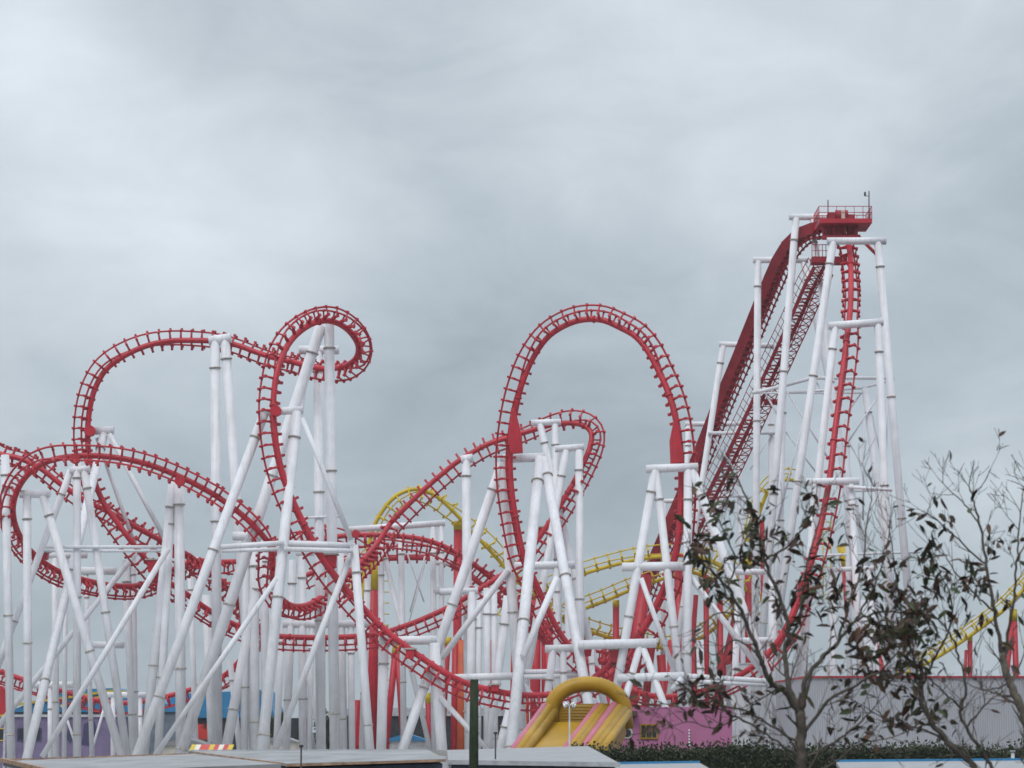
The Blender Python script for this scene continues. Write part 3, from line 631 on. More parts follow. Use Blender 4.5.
# grey clad building with red coping at the right
b = thing('warehouse', 'long grey metal clad building with a thin red roof edge', 'building', (px(930, 170), 172, 0))
Yb = 170
MB().box(px(806, Yb), px(1330, Yb), Yb, Yb + 22, 0, pz(678, Yb)).build('wall', M['cladding'], b)
MB().box(px(805, Yb), px(1331, Yb), Yb - .15, Yb + 22.1, pz(678, Yb), pz(676, Yb)).build('roof_edge', M['dred'], b)
b = thing('building', 'low pale block behind the splayed white columns beside the grey clad building', 'building', (px(775, 240), 240, 0))
MB().box(px(736, 236), px(812, 236), 236, 246, 0, pz(664, 236)).build('wall', M['pale'], b)
MB().box(px(735.5, 236), px(812.5, 236), 235.9, 246.1, pz(664, 236), pz(662.8, 236)).build('coping', M['galv'], b)

# pink building
b = thing('building', 'flat roofed pink building with a yellow framed window', 'building', (px(670, 120), 122, 0))
Yp = 120
w = MB()
w.hexa([(px(606, Yp), Yp, 0), (px(729, Yp), Yp, 0), (px(729, Yp) - .5, Yp + 8, 0), (px(606, Yp), Yp + 8, 0),
        (px(612, Yp), Yp, pz(707, Yp)), (px(733, Yp), Yp, pz(707, Yp)), (px(733, Yp) - .5, Yp + 8, pz(707, Yp)), (px(612, Yp), Yp + 8, pz(707, Yp))])
w.build('wall', M['pink'], b)
MB().box(px(613, Yp), px(637, Yp), Yp - .5, Yp - .003, pz(716, Yp), pz(711, Yp)).build('awning', M['brown'], b)
wf = MB(); x0, x1, z0, z1 = px(640, Yp), px(657.5, Yp), pz(739, Yp), pz(724, Yp)
for (xa, xb, za, zb) in [(x0, x1, z0, z0 + .07), (x0, x1, z1 - .07, z1), (x0, x0 + .07, z0 + .07, z1 - .07), (x1 - .07, x1, z0 + .07, z1 - .07), (x0 + .27, x0 + .32, z0 + .07, z1 - .07), (x0 + .56, x0 + .61, z0 + .07, z1 - .07)]:
    wf.box(xa, xb, Yp - .08, Yp - .002, za, zb)
win = wf.build('window', M['amber'], b)
MB().box(x0 + .07, x1 - .07, Yp - .04, Yp - .003, z0 + .07, z1 - .07).build('pane', M['glass'], win)
rw = MB(); c = Vector((px(627, Yp), Yp, pz(733, Yp)))
rw.tube([c - Vector((0, .06, 0)), c - Vector((0, .003, 0))], .28, 16); rwo = rw.build('round_window', M['cream'], b)
MB().tube([c - Vector((0, .08, 0)), c - Vector((0, .062, 0))], .2, 16).build('pane', M['glass'], rwo)
pp = MB()
for k in range(6): pp.box(px(689, Yp) - .04, px(689, Yp) + .04, Yp - .1, Yp - .004, pz(746 - k * 3, Yp), pz(744.3 - k * 3, Yp))
pp.build('downpipe', M['lampw'], b)

# inflatable slide
Ys = 108
sl = thing('inflatable_slide', 'yellow and pink inflatable slide with a big arch over its top', 'slide', (px(570, Ys), Ys, 0))
def sp3(x, y, d=0.0): return P(x, y, Ys + d)
arcpts = []
for k in range(19):
    t = math.pi * k / 18
    arcpts.append(sp3(587.5 - 36.5 * math.cos(t), 712 - 29 * math.sin(t) ** .9 if k not in (0, 18) else 712, 3.0))
arcpts = [sp3(549.5, 728, 3.0)] + arcpts + [sp3(625.5, 728, 3.0)]
m_ = MB(); m_.tube(arcpts, .31, 12)
m_.tube([p + Vector((0, .55, .0)) for p in arcpts], .31, 12)
m_.tube([p + Vector((0, -.50, -.05)) for p in arcpts], .35, 12)
m_.build('arch', M['vinyl'], sl)
def ramp_tube(x0, y0, x1, y1, r, mname, name, d0=1.9, d1=-3.0):
    a, b_ = sp3(x0, y0, d0), sp3(x1, y1, d1)
    e = a + (b_ - a) * 1.35
    return MB().tube([a, e], r, 12).build(name, M[mname], sl)
MB().prism([sp3(546, 722, 1.6), sp3(599, 722, 1.6), sp3(566, 748, -3), sp3(514, 748, -3)], (0, .6, -1.2)).build('chute', M['vinyl'], sl)
MB().prism([sp3(612, 707, 2.0), sp3(627, 707, 2.0), sp3(609, 748, -3), sp3(584, 748, -3)], (0, .6, -1.2)).build('climbing_ramp', M['amber'], sl)
m_ = MB()
for k in range(6):
    y = 707 + k * 3.0
    m_.tube([sp3(548, y, 2.6), sp3(626, y, 2.6)], .15, 8)
m_.build('back_wall', M['amber'], sl)
ramp_tube(545, 706, 516, 746, .16, 'pinkv', 'side_bumper')
ramp_tube(549, 708, 522, 747, .22, 'vinyl', 'side_wall')
ramp_tube(554, 712, 529, 747, .20, 'amber', 'side_wall')
ramp_tube(598, 706, 568, 746, .17, 'pinkv', 'side_bumper')
ramp_tube(602, 707, 573, 746, .20, 'vinyl', 'side_wall')
ramp_tube(606, 709, 579, 746, .20, 'amber', 'side_wall')
ramp_tube(614, 705, 585, 746, .17, 'pinkv', 'side_bumper')
ramp_tube(619, 708, 592, 746, .20, 'vinyl', 'side_wall')
ramp_tube(624, 710, 599, 746, .20, 'amber', 'side_wall')
ramp_tube(628, 713, 606, 746, .20, 'vinyl', 'side_wall')

# twin lamp post in front of the slide
Yl = 92
t = thing('street_lamp', 'slim white lamp post with two heads in front of the inflatable slide', 'lamp post', (px(569, Yl), Yl, 0))
x = px(569.5, Yl)
MB().tube([(x, Yl, 0), (x, Yl, pz(706, Yl))], [.05, .03], 8).build('pole', M['galv'], t)
for s in (-1, 1):
    h_ = MB(); h_.tube([(x, Yl, pz(706, Yl)), (x + s * .1, Yl, pz(704, Yl)), (x + s * .16, Yl, pz(704.5, Yl))], [.02, .05, .12], 8)
    h_.tube([(x + s * .10, Yl, pz(705.5, Yl)), (x + s * .22, Yl, pz(706.5, Yl))], [.06, .12], 8)
    h_.build('lamp_head', M['lampw'], t)

# near stalls at the bottom
def quad_roof(name, t, pts4, th, mname):
    MB().prism(pts4, (0, 0, -th)).build(name, M[mname], t)
Yk = 62
t = thing('stall', 'low flat grey roofed stall with rusty edging at bottom left', 'stall', (-9, 57, 0))
A_, B_, C_ = P(3, 761, 62), P(196, 754, 62), P(281, 764, 52)
D_ = C_ + (A_ - B_)
quad_roof('roof', t, [A_, B_, C_, D_], .12, 'roof')
e = MB(); e.beam(A_ + Vector((0, .05, .03)), B_ + Vector((0, .03, .01)), .05, .035); e.beam(B_ + Vector((.05, 0, .03)), C_ + Vector((.03, 0, .01)), .05, .035)
e.beam(A_ + Vector((-.05, 0, .03)), D_ + Vector((-.05, 0, .03)), .08, .10)
e.build('roof_edging', M['rusttrim'], t)
w = MB()
i4 = [A_.lerp(C_, .04), B_.lerp(D_, .04), C_.lerp(A_, .04), D_.lerp(B_, .04)]
w.hexa([(p.x, p.y, 0) for p in (i4[3], i4[2], i4[1], i4[0])] + [p - Vector((0, 0, .13)) for p in (i4[3], i4[2], i4[1], i4[0])])
w.build('wall', M['slate'], t)

t = thing('stall', 'grey roofed stall with boarded blue grey front, middle of the bottom edge', 'stall', (-5, 64, 0))
A_, B_, C_, D_ = P(190, 751, 70), P(428, 750, 70), P(446, 759, 62), P(286, 763.5, 62)
quad_roof('roof', t, [A_, B_, C_, D_], .07, 'roof')
MB().beam(D_ + Vector((0, -.04, -.05)), C_ + Vector((0, -.04, -.035)), .06, .06).build('fascia', M['rusttrim'], t)
MB().beam(A_ + Vector((0, .05, .02)), B_ + Vector((0, .03, .01)), .05, .03).build('roof_edging', M['galv'], t)
w = MB(); w.hexa([(p.x, p.y, 0) for p in (D_ + Vector((.1, .35, 0)), C_ + Vector((-.1, .35, 0)), B_ + Vector((-.1, -.2, 0)), A_ + Vector((.1, -.2, 0)))] + [p + Vector((0, 0, -.12)) for p in (D_ + Vector((.1, .35, 0)), C_ + Vector((-.1, .35, 0)), B_ + Vector((-.1, -.2, 0)), A_ + Vector((.1, -.2, 0)))])
w.build('wall', M['slate'], t)
for k in range(8):
    q = D_.lerp(C_, (k + .3) / 8) + Vector((0, .28, 0))
    MB().box(q.x - .13, q.x + .13, q.y - .05, q.y + .05, q.z - 1.6, q.z - .22).build('shutter', M['darkw'] if k % 3 == 0 else M['slate'], t)

t = thing('stall', 'pale flat roofed stall beside the dark green post', 'stall', (0, 68, 0))
A_, B_, C_, D_ = P(447, 750, 74), P(588, 746, 74), P(620, 763.5, 64), P(448, 761, 64)
quad_roof('roof', t, [A_, B_, C_, D_], .09, 'roofw')
e = MB(); e.beam(D_ + Vector((0, -.04, -.03)), C_ + Vector((0, -.04, -.03)), .06, .12); e.build('fascia', M['galv'], t)
pts8 = (D_ + Vector((.1, .3, 0)), C_ + Vector((-.1, .3, 0)), B_ + Vector((-.1, -.2, 0)), A_ + Vector((.1, -.2, 0)))
w = MB(); w.hexa([(p.x, p.y, 0) for p in pts8] + [p + Vector((0, 0, -.12)) for p in pts8]); w.build('wall', M['slate'], t)
e = MB(); q = P(497, 751, 70)
e.beam(P(407, 752, 71), P(447, 753, 71), .12, .16); e.build('kerb', M['concrete'], t)

# stalls with white roofs in front of the hedge, bottom right
for (xa, xb, ya, yb, lab, Yw) in [(560, 700, 765, 763, 'white roofed cabin under the hedge, left of the big trunk', 70), (836, 1075, 762, 764, 'white roofed cabin under the hedge at the bottom right corner', 66)]:
    t = thing('cabin', lab, 'cabin', (px((xa + xb) / 2, Yw), Yw - 2, 0))
    A_, B_ = P(xa, ya, Yw), P(xb, yb - 4 if xa > 800 else yb, Yw)
    C_, D_ = B_ + Vector((.4, -4, -.35)), A_ + Vector((-.3, -4, -.3))
    quad_roof('roof', t, [A_, B_, C_, D_], .1, 'roofw')
    e = MB(); e.beam(A_ + Vector((0, .05, .03)), B_ + Vector((0, .05, .03)), .1, .06); e.build('roof_edging', M['blue'], t)
    pts8 = (D_ + Vector((.2, .3, 0)), C_ + Vector((-.2, .3, 0)), B_ + Vector((-.2, -.2, 0)), A_ + Vector((.2, -.2, 0)))
    w = MB(); w.hexa([(p.x, p.y, 0) for p in pts8] + [p + Vector((0, 0, -.12)) for p in pts8]); w.build('wall', M['cream'], t)
t = thing('pole', 'short grey pole standing behind the bottom right cabin', 'pole', (px(1012, 67), 67, 0))
MB().tube([(px(1012, 67), 67, 0), (px(1012, 67), 67, pz(752, 67))], .05, 8).build('shaft', M['galv'], t)
MB().tube([(px(1012, 67), 67, pz(752, 67)), (px(1012, 67), 67, pz(750.5, 67))], .075, 8).build('cap', M['galv'], t)

# dark green post, thin poles
t = thing('post', 'thick dark green wooden post standing before the low red track', 'post', (px(474, 60), 60, 0))
MB().tube([(px(474, 60), 60, 0), (px(474, 60), 60, pz(740, 60)), (px(474.3, 60), 60, pz(679.5, 60))], [.13, .118, .105], 9).build('shaft', M['greenp'], t)
bk = MB()
for y in (700, 717, 733): bk.tube([(px(477, 60), 60, pz(y, 60)), (px(480, 60), 60, pz(y - 1, 60))], .025, 5)
bk.build('hook', M['galv'], t)
for (x_, y_, Y_, lab) in [(495.5, 733, 66, 'thin dark pole to the right of the dark green post'), (301.5, 746, 60, 'thin dark pole on the middle stall roof with a small head')]:
    t = thing('pole', lab, 'pole', (px(x_, Y_), Y_, 0))
    MB().tube([(px(x_, Y_), Y_, 0), (px(x_, Y_), Y_, pz(y_, Y_))], .022, 6).build('shaft', M['blackm'], t)
    MB().tube([(px(x_, Y_) - .05, Y_, pz(y_, Y_)), (px(x_, Y_) + .05, Y_, pz(y_, Y_))], .035, 6).build('head', M['blackm'], t)

# striped awning stall
Ya = 78
t = thing('stall', 'small stall with a red, white and yellow striped awning', 'stall', (px(207, Ya), Ya, 0))
n = 9
for k in range(n):
    a0, a1 = 189 + k * 42 / n, 189 + (k + 1) * 42 / n
    MB().prism([P(a0 + 3, 744.5, Ya + .8), P(a1 + 3, 744.5, Ya + .8), P(a1, 751, Ya - .3), P(a0, 751, Ya - .3)], (0, .02, -.05)).build('awning_stripe', M[('dirtred', 'cream', 'yellow')[k % 3] if k % 2 else 'cream' if k % 4 else 'yellow'] if k not in (2, 5, 7) else M['dirtred'], t)
MB().box(px(190, Ya), px(230, Ya), Ya, Ya + 1.5, 0, pz(754, Ya)).build('wall', M['blue'], t)
MB().prism([P(186, 754, Ya - .1), P(193, 745, Ya + 1), P(193, 748, Ya + 1), P(187, 757, Ya - .1)], (.06, 0, 0)).build('side_panel', M['blue'], t)

# pale tents among the columns
for (x0, x1, ya, yb, Yt, lab, mn) in [(160, 208, 737, 746, 205, 'white gabled tent behind the leaning white columns', 'roofw'), (262, 296, 735, 742, 235, 'low white canopy between the left columns', 'roofw'), (384, 428, 733, 741, 240, 'low blue topped stall under the yellow coaster', 'blue')]:
    t = thing('tent' if mn == 'roofw' else 'stall', lab, 'tent' if mn == 'roofw' else 'stall', (px((x0 + x1) / 2, Yt), Yt, 0))
    xm = px((x0 + x1) / 2, Yt); X0, X1 = px(x0, Yt), px(x1, Yt)
    MB().prism([(X0 - .2, Yt - .2, pz(yb, Yt)), (xm, Yt - .2, pz(ya, Yt)), (X1 + .2, Yt - .2, pz(yb, Yt))], (0, 5, 0)).build('roof', M[mn], t)
    MB().box(X0, X1, Yt, Yt + 4.6, 0, pz(yb, Yt) - .01).build('wall', M['cream' if mn == 'roofw' else 'galv'], t)

# lilac building with blue roofs, left background
Yv = 262
t = thing('building', 'lilac painted building with dark mural behind the left columns', 'building', (px(60, Yv), Yv + 5, 0))
MB().box(px(-60, Yv), px(123, Yv), Yv, Yv + 12, 0, pz(717, Yv)).build('wall', M['purple'], t)
mu = MB()
mu.prism([(px(82, Yv), Yv - .03, pz(745, Yv)), (px(84, Yv), Yv - .03, pz(724, Yv)), (px(93, Yv), Yv - .03, pz(719, Yv)), (px(99, Yv), Yv - .03, pz(732, Yv)), (px(92, Yv), Yv - .03, pz(747, Yv))], (0, .028, 0))
mu.prism([(px(66, Yv), Yv - .03, pz(738, Yv)), (px(70, Yv), Yv - .03, pz(722, Yv)), (px(75, Yv), Yv - .03, pz(733, Yv)), (px(71, Yv), Yv - .03, pz(744, Yv))], (0, .028, 0))
mu.build('mural', M['navy'], t)
for xw in (2, 21, 38):
    x0, x1, z0, z1 = px(xw - 3.5, Yv), px(xw + 3.5, Yv), pz(741, Yv), pz(728, Yv)
    f = MB()
    for q in ((x0, x1, z0, z0 + .12), (x0, x1, z1 - .12, z1), (x0, x0 + .12, z0 + .12, z1 - .12), (x1 - .12, x1, z0 + .12, z1 - .12)): f.box(q[0], q[1], Yv - .12, Yv - .002, q[2], q[3])
    fo = f.build('window', M['yellow' if xw == 2 else 'navy'], t)
    MB().box(x0 + .12, x1 - .12, Yv - .06, Yv - .003, z0 + .12, z1 - .12).build('pane', M['glass'], fo)
MB().box(px(-62, Yv), px(124, Yv), Yv - .2, Yv + 12.2, pz(717, Yv), pz(714.5, Yv)).build('coping', M['galv'], t)

Yr = 285
t = thing('building', 'building with a low blue roof edged in yellow, behind the lilac building', 'building', (px(100, Yr), Yr + 5, 0))
MB().box(px(10, Yr), px(190, Yr), Yr, Yr + 14, 0, pz(712, Yr)).build('wall', M['slate'], t)
MB().prism([(px(8, Yr), Yr - .3, pz(712, Yr)), (px(60, Yr), Yr - .3, pz(690, Yr)), (px(115, Yr), Yr - .3, pz(688, Yr)), (px(192, Yr), Yr - .3, pz(712, Yr))], (0, 15, 0)).build('roof', M['blue'], t)
MB().beam((px(14, Yr), Yr - .45, pz(705, Yr)), (px(118, Yr), Yr - .45, pz(690, Yr)), .2, .28).build('verge', M['yellow'], t)
MB().beam((px(60, Yr), Yr - .5, pz(706, Yr)), (px(126, Yr), Yr - .5, pz(691, Yr)), .2, .24).build('verge', M['yellow'], t)
Yr = 290
t = thing('building', 'dark walled building under a tall blue roof, behind the red ride car', 'building', (px(215, Yr), Yr + 5, 0))
MB().box(px(165, Yr), px(300, Yr), Yr, Yr + 14, 0, pz(718, Yr)).build('wall', M['darkw'], t)
MB().prism([(px(163, Yr), Yr - .3, pz(718, Yr)), (px(172, Yr), Yr - .3, pz(694, Yr)), (px(262, Yr), Yr - .3, pz(690, Yr)), (px(276, Yr), Yr - .3, pz(718, Yr))], (0, 15, 0)).build('roof', M['blue'], t)
Yr = 300
t = thing('building', 'low dark building with pale roof seen through the middle columns', 'building', (px(400, Yr), Yr + 5, 0))
MB().box(px(330, Yr), px(520, Yr), Yr, Yr + 12, 0, pz(716, Yr)).build('wall', M['darkw'], t)
MB().prism([(px(328, Yr), Yr - .3, pz(716, Yr)), (px(350, Yr), Yr - .3, pz(708, Yr)), (px(500, Yr), Yr - .3, pz(708, Yr)), (px(522, Yr), Yr - .3, pz(716, Yr))], (0, 13, 0)).build('roof', M['galv'], t)
t = thing('ride_car', 'red ride car parked between the left columns', 'ride car', (px(203, 246), 246, 0))
Yq = 246
bz = pz(739, Yq)
m_ = MB(); m_.box(px(195, Yq), px(213, Yq), Yq, Yq + 2, bz, pz(729, Yq)); m_.box(px(197, Yq), px(202, Yq), Yq + .1, Yq + 1.8, pz(729, Yq), pz(724, Yq)); m_.box(px(206, Yq), px(211, Yq), Yq + .1, Yq + 1.8, pz(729, Yq), pz(724, Yq)); m_.build('body', M['dirtred'], t)
MB().box(px(194, Yq), px(214, Yq), Yq - .1, Yq + 2.1, 0, bz).build('base', M['brown'], t)
t = thing('ride_booth', 'red gabled ride booth at the left edge beside the lilac building', 'booth', (px(0, 250), 250, 0))
MB().prism([P(-25, 717, 250), P(7, 714, 250), P(7, 692, 250), P(2, 686, 250), P(-25, 686, 250)], (0, 1, 0)).build('panel', M['red'], t)
MB().beam(P(-25, 718, 249.8), P(8, 715, 249.8), .3, .2).build('edging', M['yellow'], t)
for x_ in (-20, 4):
    MB().box(px(x_, 250) - .1, px(x_, 250) + .1, 250.3, 250.6, 0, pz(716, 250)).build('leg', M['galv'], t)

# ================================================================== VEGETATION
def leaf(mb, p, d, L, W, n):
    d = d.normalized(); s = d.cross(n)
    s = s.normalized() if s.length > 1e-4 else d.orthogonal().normalized()
    n = s.cross(d)
    b = len(mb.v)
    mb.v += [p, p + d * L * .30 + s * W * .42 + n * W * .16, p + d * L * .66 + s * W * .40 + n * W * .10 - n * L * .03, p + d * L - n * L * .12, p + d * L * .66 - s * W * .40 + n * W * .10 - n * L * .03, p + d * L * .30 - s * W * .42 + n * W * .16, p + d * L * .33, p + d * L * .68 - n * L * .03]
    for q in ((0, 1, 6), (1, 2, 7, 6), (2, 3, 7), (0, 6, 5), (6, 7, 4, 5), (7, 3, 4)):
        mb.f.append(tuple(b + i for i in q)); mb.mi.append(0); mb.sm.append(False)
def rnd_dir():
    while True:
        v = Vector((random.uniform(-1, 1), random.uniform(-1, 1), random.uniform(-1, 1)))
        if 0.05 < v.length < 1: return v.normalized()
def proj(p):
    d = p - Vector((0, 0, CAMZ))
    f = d.y * CP + d.z * SP; u = d.z * CP - d.y * SP
    return 512 + F * d.x / f, 384 - F * u / f
# where the crowns still carry leaves: (x, z in metres from the tree row, spread, density)
Yt = 21.0
CL = [(760, 545, 34, 1.0), (722, 520, 24, .8), (702, 572, 20, .8), (790, 560, 26, .8), (735, 560, 26, .8), (775, 515, 20, .7), (855, 605, 30, .9), (885, 622, 30, 1.0), (860, 645, 26, .7), (915, 600, 26, .8), (945, 552, 22, .9), (940, 525, 16, .5), (985, 590, 22, .7), (830, 590, 24, .6),
      (705, 640, 14, .5), (850, 715, 28, .35), (900, 690, 24, .4), (760, 690, 24, .25), (910, 655, 22, .6), (1018, 560, 18, .5), (690, 560, 14, .4), (960, 635, 18, .4), (740, 485, 12, .25), (1010, 620, 20, .4), (800, 610, 20, .35), (735, 715, 30, .3), (665, 715, 24, .45), (640, 708, 12, .5), (705, 700, 22, .4), (880, 735, 30, .35), (790, 700, 25, .25), (930, 720, 20, .2)]
def density(p):
    x, y = proj(p); s = 0.0
    for cx, cy, r, a in CL:
        s += a * math.exp(-((x - cx) ** 2 + (y - cy) ** 2) / (2 * r * r))
    return s
def grow(wood, leaves, p, d, L, r, depth):
    n = max(4, int(L / 0.07)); pts = [p.copy()]; q = p.copy(); dd = d.normalized()
    for i in range(n):
        dd = (dd + rnd_dir() * 0.12 + Vector((0, 0, 0.035))).normalized()
        q = q + dd * (L / n); pts.append(q.copy())
    rs = [max(r * (1 - .75 * i / n), 0.0022) for i in range(n + 1)]
    wood.tube(pts, rs, 5 if r > .006 else 4, cap=False)
    for i in range(1, n + 1):
        den = density(pts[i])
        if depth <= 1 or r < .007:
            k = den * .44
            while k > 0 and random.random() < min(k, .6) * .62:
                k -= .55
                v = (dd * .4 + rnd_dir() * .75 + Vector((0, 0, -.45)))
                leaf(leaves, pts[i] + rnd_dir() * .015, v, random.uniform(.08, .17), random.uniform(.034, .064), (rnd_dir() + Vector((0, 0, .8))).normalized())
            if random.random() < .018:
                leaf(leaves, pts[i], dd * .5 + rnd_dir() * .7 + Vector((0, 0, -.4)), random.uniform(.07, .12), random.uniform(.025, .04), rnd_dir())
    if depth > 0:
        for k in range(random.choice((1, 2, 3, 3)) if depth > 1 else random.choice((1, 1, 2, 2))):
            i = random.randint(int(n * .25), n - 1)
            tdir = (pts[i + 1] - pts[i]).normalized()
            s = rnd_dir(); s = (s - tdir * s.dot(tdir)).normalized()
            nd = tdir * .8 + s * .62 + Vector((0, 0, .20))
            grow(wood, leaves, pts[i], nd, L * random.uniform(.45, .75), rs[i] * .65, depth - 1)
def tree(label, limbs, every, depth=2):
    first = limbs[0]
    t = thing('tree', label, 'tree', (P(first[0][0], first[0][1], Yt).x, Yt, 0))
    wood, leaves = MB(), MB()
    for li, (path) in enumerate(limbs):
        pth = path[:-3] ; w0, w1, dY = path[-3:]
        n = len(pth)
        dY0 = dY[0] if isinstance(dY, tuple) else 0; dY1 = dY[1] if isinstance(dY, tuple) else dY
        pts = catmull([P(x, y, Yt + dY0 + (dY1 - dY0) * i / (n - 1)) for i, (x, y) in enumerate(pth)], 6)
        if li == 0: pts = [Vector((pts[0].x - .05, pts[0].y, -.1)), Vector((pts[0].x - .02, pts[0].y, 1.6))] + pts
        m = len(pts)
        w_ = [(1.0 if li == 0 else .74) * (w0 + (w1 - w0) * i / (m - 1)) / 2 / F * Yt for i in range(m)]
        if li == 0: w_[0] *= 1.7; w_[1] *= 1.2
        pts = [p + rnd_dir() * min(.012, w_[i]) for i, p in enumerate(pts)]
        wood.tube(pts, w_, 9)
        L = 0
        for i in range(3 if li == 0 else 2, m - 1):
            L += (pts[i] - pts[i - 1]).length
            if L > every:
                L = random.uniform(0, every * .4)
                tdir = (pts[i + 1] - pts[i]).normalized()
                s = rnd_dir(); s = (s - tdir * s.dot(tdir)).normalized()
                nd = tdir * .75 + s * .75 + Vector((0, 0, .2))
                grow(wood, leaves, pts[i], nd, random.uniform(.20, .48), max(w_[i] * .36, .004), depth)
        grow(wood, leaves, pts[-1], pts[-1] - pts[-2], random.uniform(.15, .32), w_[-1], 2)
    wood.build('trunk', M['bark'], t)
    leaves.build('foliage', M['leaf'], t)
    return t
random.seed(11)
tree('multi stemmed young tree with a thick forked trunk and dark sparse leaves', [
    [(803, 812), (802, 775), (801, 740), (800, 712), 12.5, 10, 0],
    [(800, 716), (786, 693), (770, 680), (758, 653), (744, 617), (728, 588), (706, 566), (690, 556), 9, 2.2, -.5],
    [(800, 712), (789, 684), (785, 653), (789, 625), (776, 590), (764, 560), (757, 530), (747, 500), (738, 478), 8, 1.8, .4],
    [(802, 714), (806, 680), (822, 658), (839, 641), (855, 622), (880, 612), (903, 612), 7.5, 2, .5],
    [(839, 641), (850, 602), (861, 572), (866, 532), (872, 496), 4, 1.4, (.25, .6)],
    [(764, 560), (788, 545), (808, 520), (816, 500), 3.5, 1.4, (.2, -.3)],
    [(785, 653), (800, 612), (806, 572), (815, 535), (824, 505), 4, 1.4, (.15, .7)],
    [(801, 735), (828, 702), (862, 682), (888, 664), (905, 640), 5, 1.6, -.6],
    [(744, 617), (722, 612), (700, 625), 3, 1.2, (-.3, -.7)],
    [(758, 653), (735, 640), (716, 655), (706, 650), 3, 1.2, (-.2, .2)],
    [(801, 745), (775, 728), (748, 712), (722, 705), (700, 690), 4, 1.3, -.4],
    [(728, 588), (735, 560), (725, 535), (716, 512), 3, 1.3, (-.35, -.6)],
    [(855, 622), (872, 590), (884, 560), (890, 530), 3, 1.2, (.4, .2)],
    [(870, 616), (880, 640), (868, 672), 2.4, 1, (.4, .1)],
    [(803, 760), (835, 742), (862, 720), (880, 700), 4, 1.3, .3],
    [(801, 758), (772, 738), (738, 718), (702, 702), (668, 704), (642, 704), 3.5, 1.2, -.6],
    [(738, 718), (715, 728), (688, 722), (662, 730), 2, 1, (-.3, -.5)],
    [(803, 775), (830, 765), (858, 745), (890, 738), (915, 728), 3, 1.1, -.4],
], .12)
tree('slim twin stemmed young tree left of the right edge tree', [
    [(1000, 812), (975, 768), (948, 742), (926, 713), (920, 690), 6.5, 5, .2],
    [(920, 690), (915, 662), (905, 630), (898, 592), (893, 555), (889, 525), 4.5, 1.3, (.2, .5)],
    [(920, 690), (936, 655), (950, 628), (952, 600), (940, 575), 4, 1.4, (.2, -.3)],
    [(1000, 812), (990, 765), (966, 727), (961, 709), (966, 688), (958, 655), (948, 630), (930, 612), (915, 600), 5.5, 1.6, -.3],
    [(961, 709), (942, 690), (920, 672), (902, 660), 3.2, 1.2, -.2],
    [(948, 742), (920, 728), (890, 722), (862, 705), 3.5, 1.2, (.2, .4)],
    [(966, 727), (985, 705), (1005, 690), 3, 1.1, (-.2, -.5)],
], .14)
tree('nearly bare young tree curving up at the right edge', [
    [(1050, 812), (1036, 745), (1023, 713), (1010, 684), (1003, 655), 12, 7, .6],
    [(1003, 655), (995, 612), (987, 565), (979, 522), (973, 500), (969, 484), 6, 1.6, (.6, .8)],
    [(987, 565), (965, 546), (945, 527), (925, 512), 3, 1.1, (.7, .3)],
    [(995, 612), (976, 595), (955, 572), (942, 550), 3.2, 1.2, (.6, .2)],
    [(979, 522), (965, 505), (950, 490), (938, 478), 2.6, 1, (.7, 1.0)],
    [(1003, 655), (1013, 605), (1017, 562), (1019, 525), (1023, 490), 4.5, 1.3, (.6, .4)],
    [(1017, 562), (1030, 530), (1034, 500), (1028, 478), 2.6, 1, (.5, .9)],
    [(973, 496), (983, 484), (990, 470), 1.8, .9, (.8, .6)],
    [(1010, 684), (985, 690), (965, 682), 2.4, 1, (.6, .3)],
], .16)

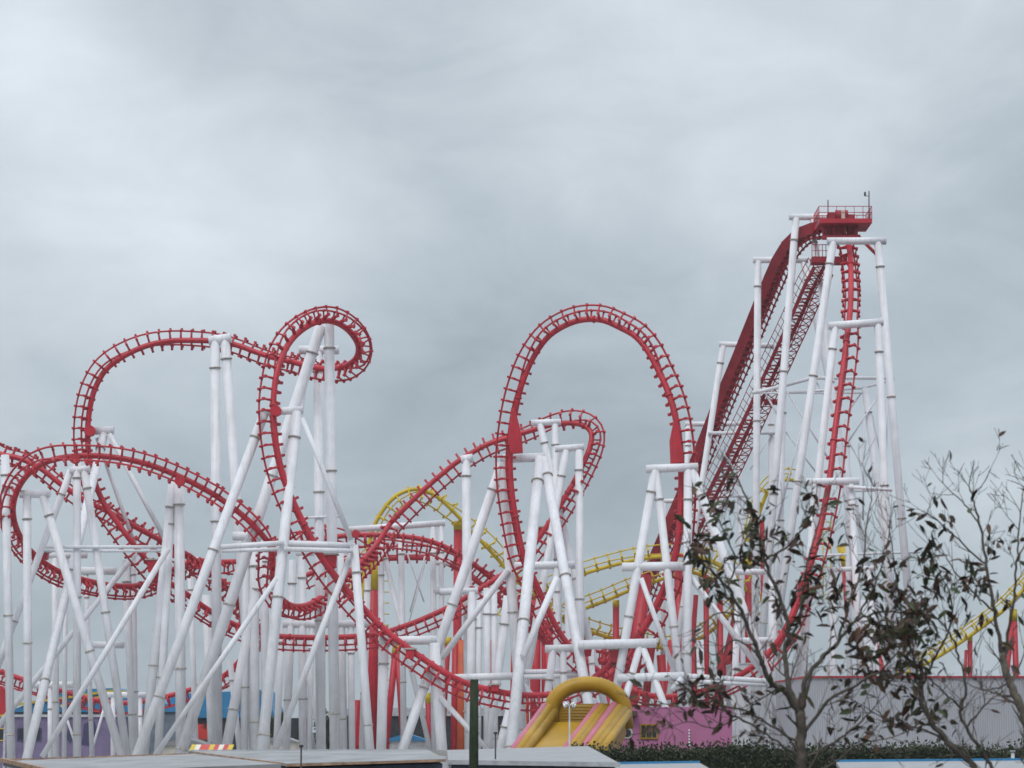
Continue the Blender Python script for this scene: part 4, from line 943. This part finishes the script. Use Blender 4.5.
# clipped hedge behind the cabins
Yh = 92
t = thing('hedge', 'clipped dark green hedge running along the bottom right', 'hedge', (px(800, Yh), Yh, 0))
lv = MB()
X0, X1 = px(570, Yh), px(1080, Yh)
for k in range(15000):
    x = random.uniform(X0, X1)
    top = pz(751, Yh) + .10 * math.sin(x * 1.3) * math.sin(x * .37 + 1) + random.gauss(0, .05) + (.35 * random.random() ** 5)
    if x > px(850, Yh): top += .0
    z = top - abs(random.gauss(0, .75)); y = Yh + random.uniform(-.12, .5)
    if random.random() < .35: z = top - random.random() * .12; y = Yh + random.uniform(0, 1.4)
    leaf(lv, Vector((x, y, z)), rnd_dir() + Vector((0, -.4, .3)), random.uniform(.10, .20), random.uniform(.06, .10), rnd_dir())
lv.build('foliage', M['hedge'], t)
MB().box(X0 + .1, X1 - .1, Yh + .25, Yh + 1.3, 0, pz(752.5, Yh)).build('branches', M['hedge'], t)

def bushy(label, x, Y, ytop, wpx, n):
    X = px(x, Y); ht = pz(ytop, Y); R = wpx / 2 / F * Y
    t = thing('tree', label, 'tree', (X, Y, 0))
    MB().tube([(X, Y, 0), (X + .1, Y, ht * .5), (X, Y, ht * .8)], [.25, .17, .06], 8).build('trunk', M['bark'], t)
    lv = MB()
    cl = [(Vector((X + random.uniform(-.7, .7) * R, Y + random.uniform(-.6, .6) * R, ht * random.uniform(.35, .88))), random.uniform(.3, .5) * R) for _ in range(14)]
    for k in range(n):
        c, r = random.choice(cl)
        p = c + rnd_dir() * r * random.random() ** .4
        if p.z > ht: continue
        leaf(lv, p, rnd_dir(), random.uniform(.25, .45), random.uniform(.15, .25), rnd_dir())
    lv.build('crown', M['green'], t)
bushy('bushy green tree seen between the red and white columns', 374, 270, 698, 26, 2600)
bushy('dark green tree low behind the leaning front columns', 275, 275, 706, 30, 2600)
bushy('small green tree beside the red tapered post', 330, 280, 706, 34, 2600)

# ------------------------------------------------------------------ the damp air of an overcast day
hz = MB(); hz.box(-1510, 1510, -210, 2610, -1.6, 62.0)
hm = bpy.data.materials.new('damp_air'); hm.use_nodes = True
hn = hm.node_tree.nodes; hn.remove(hn['Principled BSDF'])
hv = hn.new('ShaderNodeVolumePrincipled')
hv.inputs['Color'].default_value = (0.86, 0.91, 0.96, 1); hv.inputs['Density'].default_value = 0.0002
hm.node_tree.links.new(hv.outputs[0], hn['Material Output'].inputs['Volume'])
ho = hz.build('haze', hm); ho['kind'] = 'stuff'
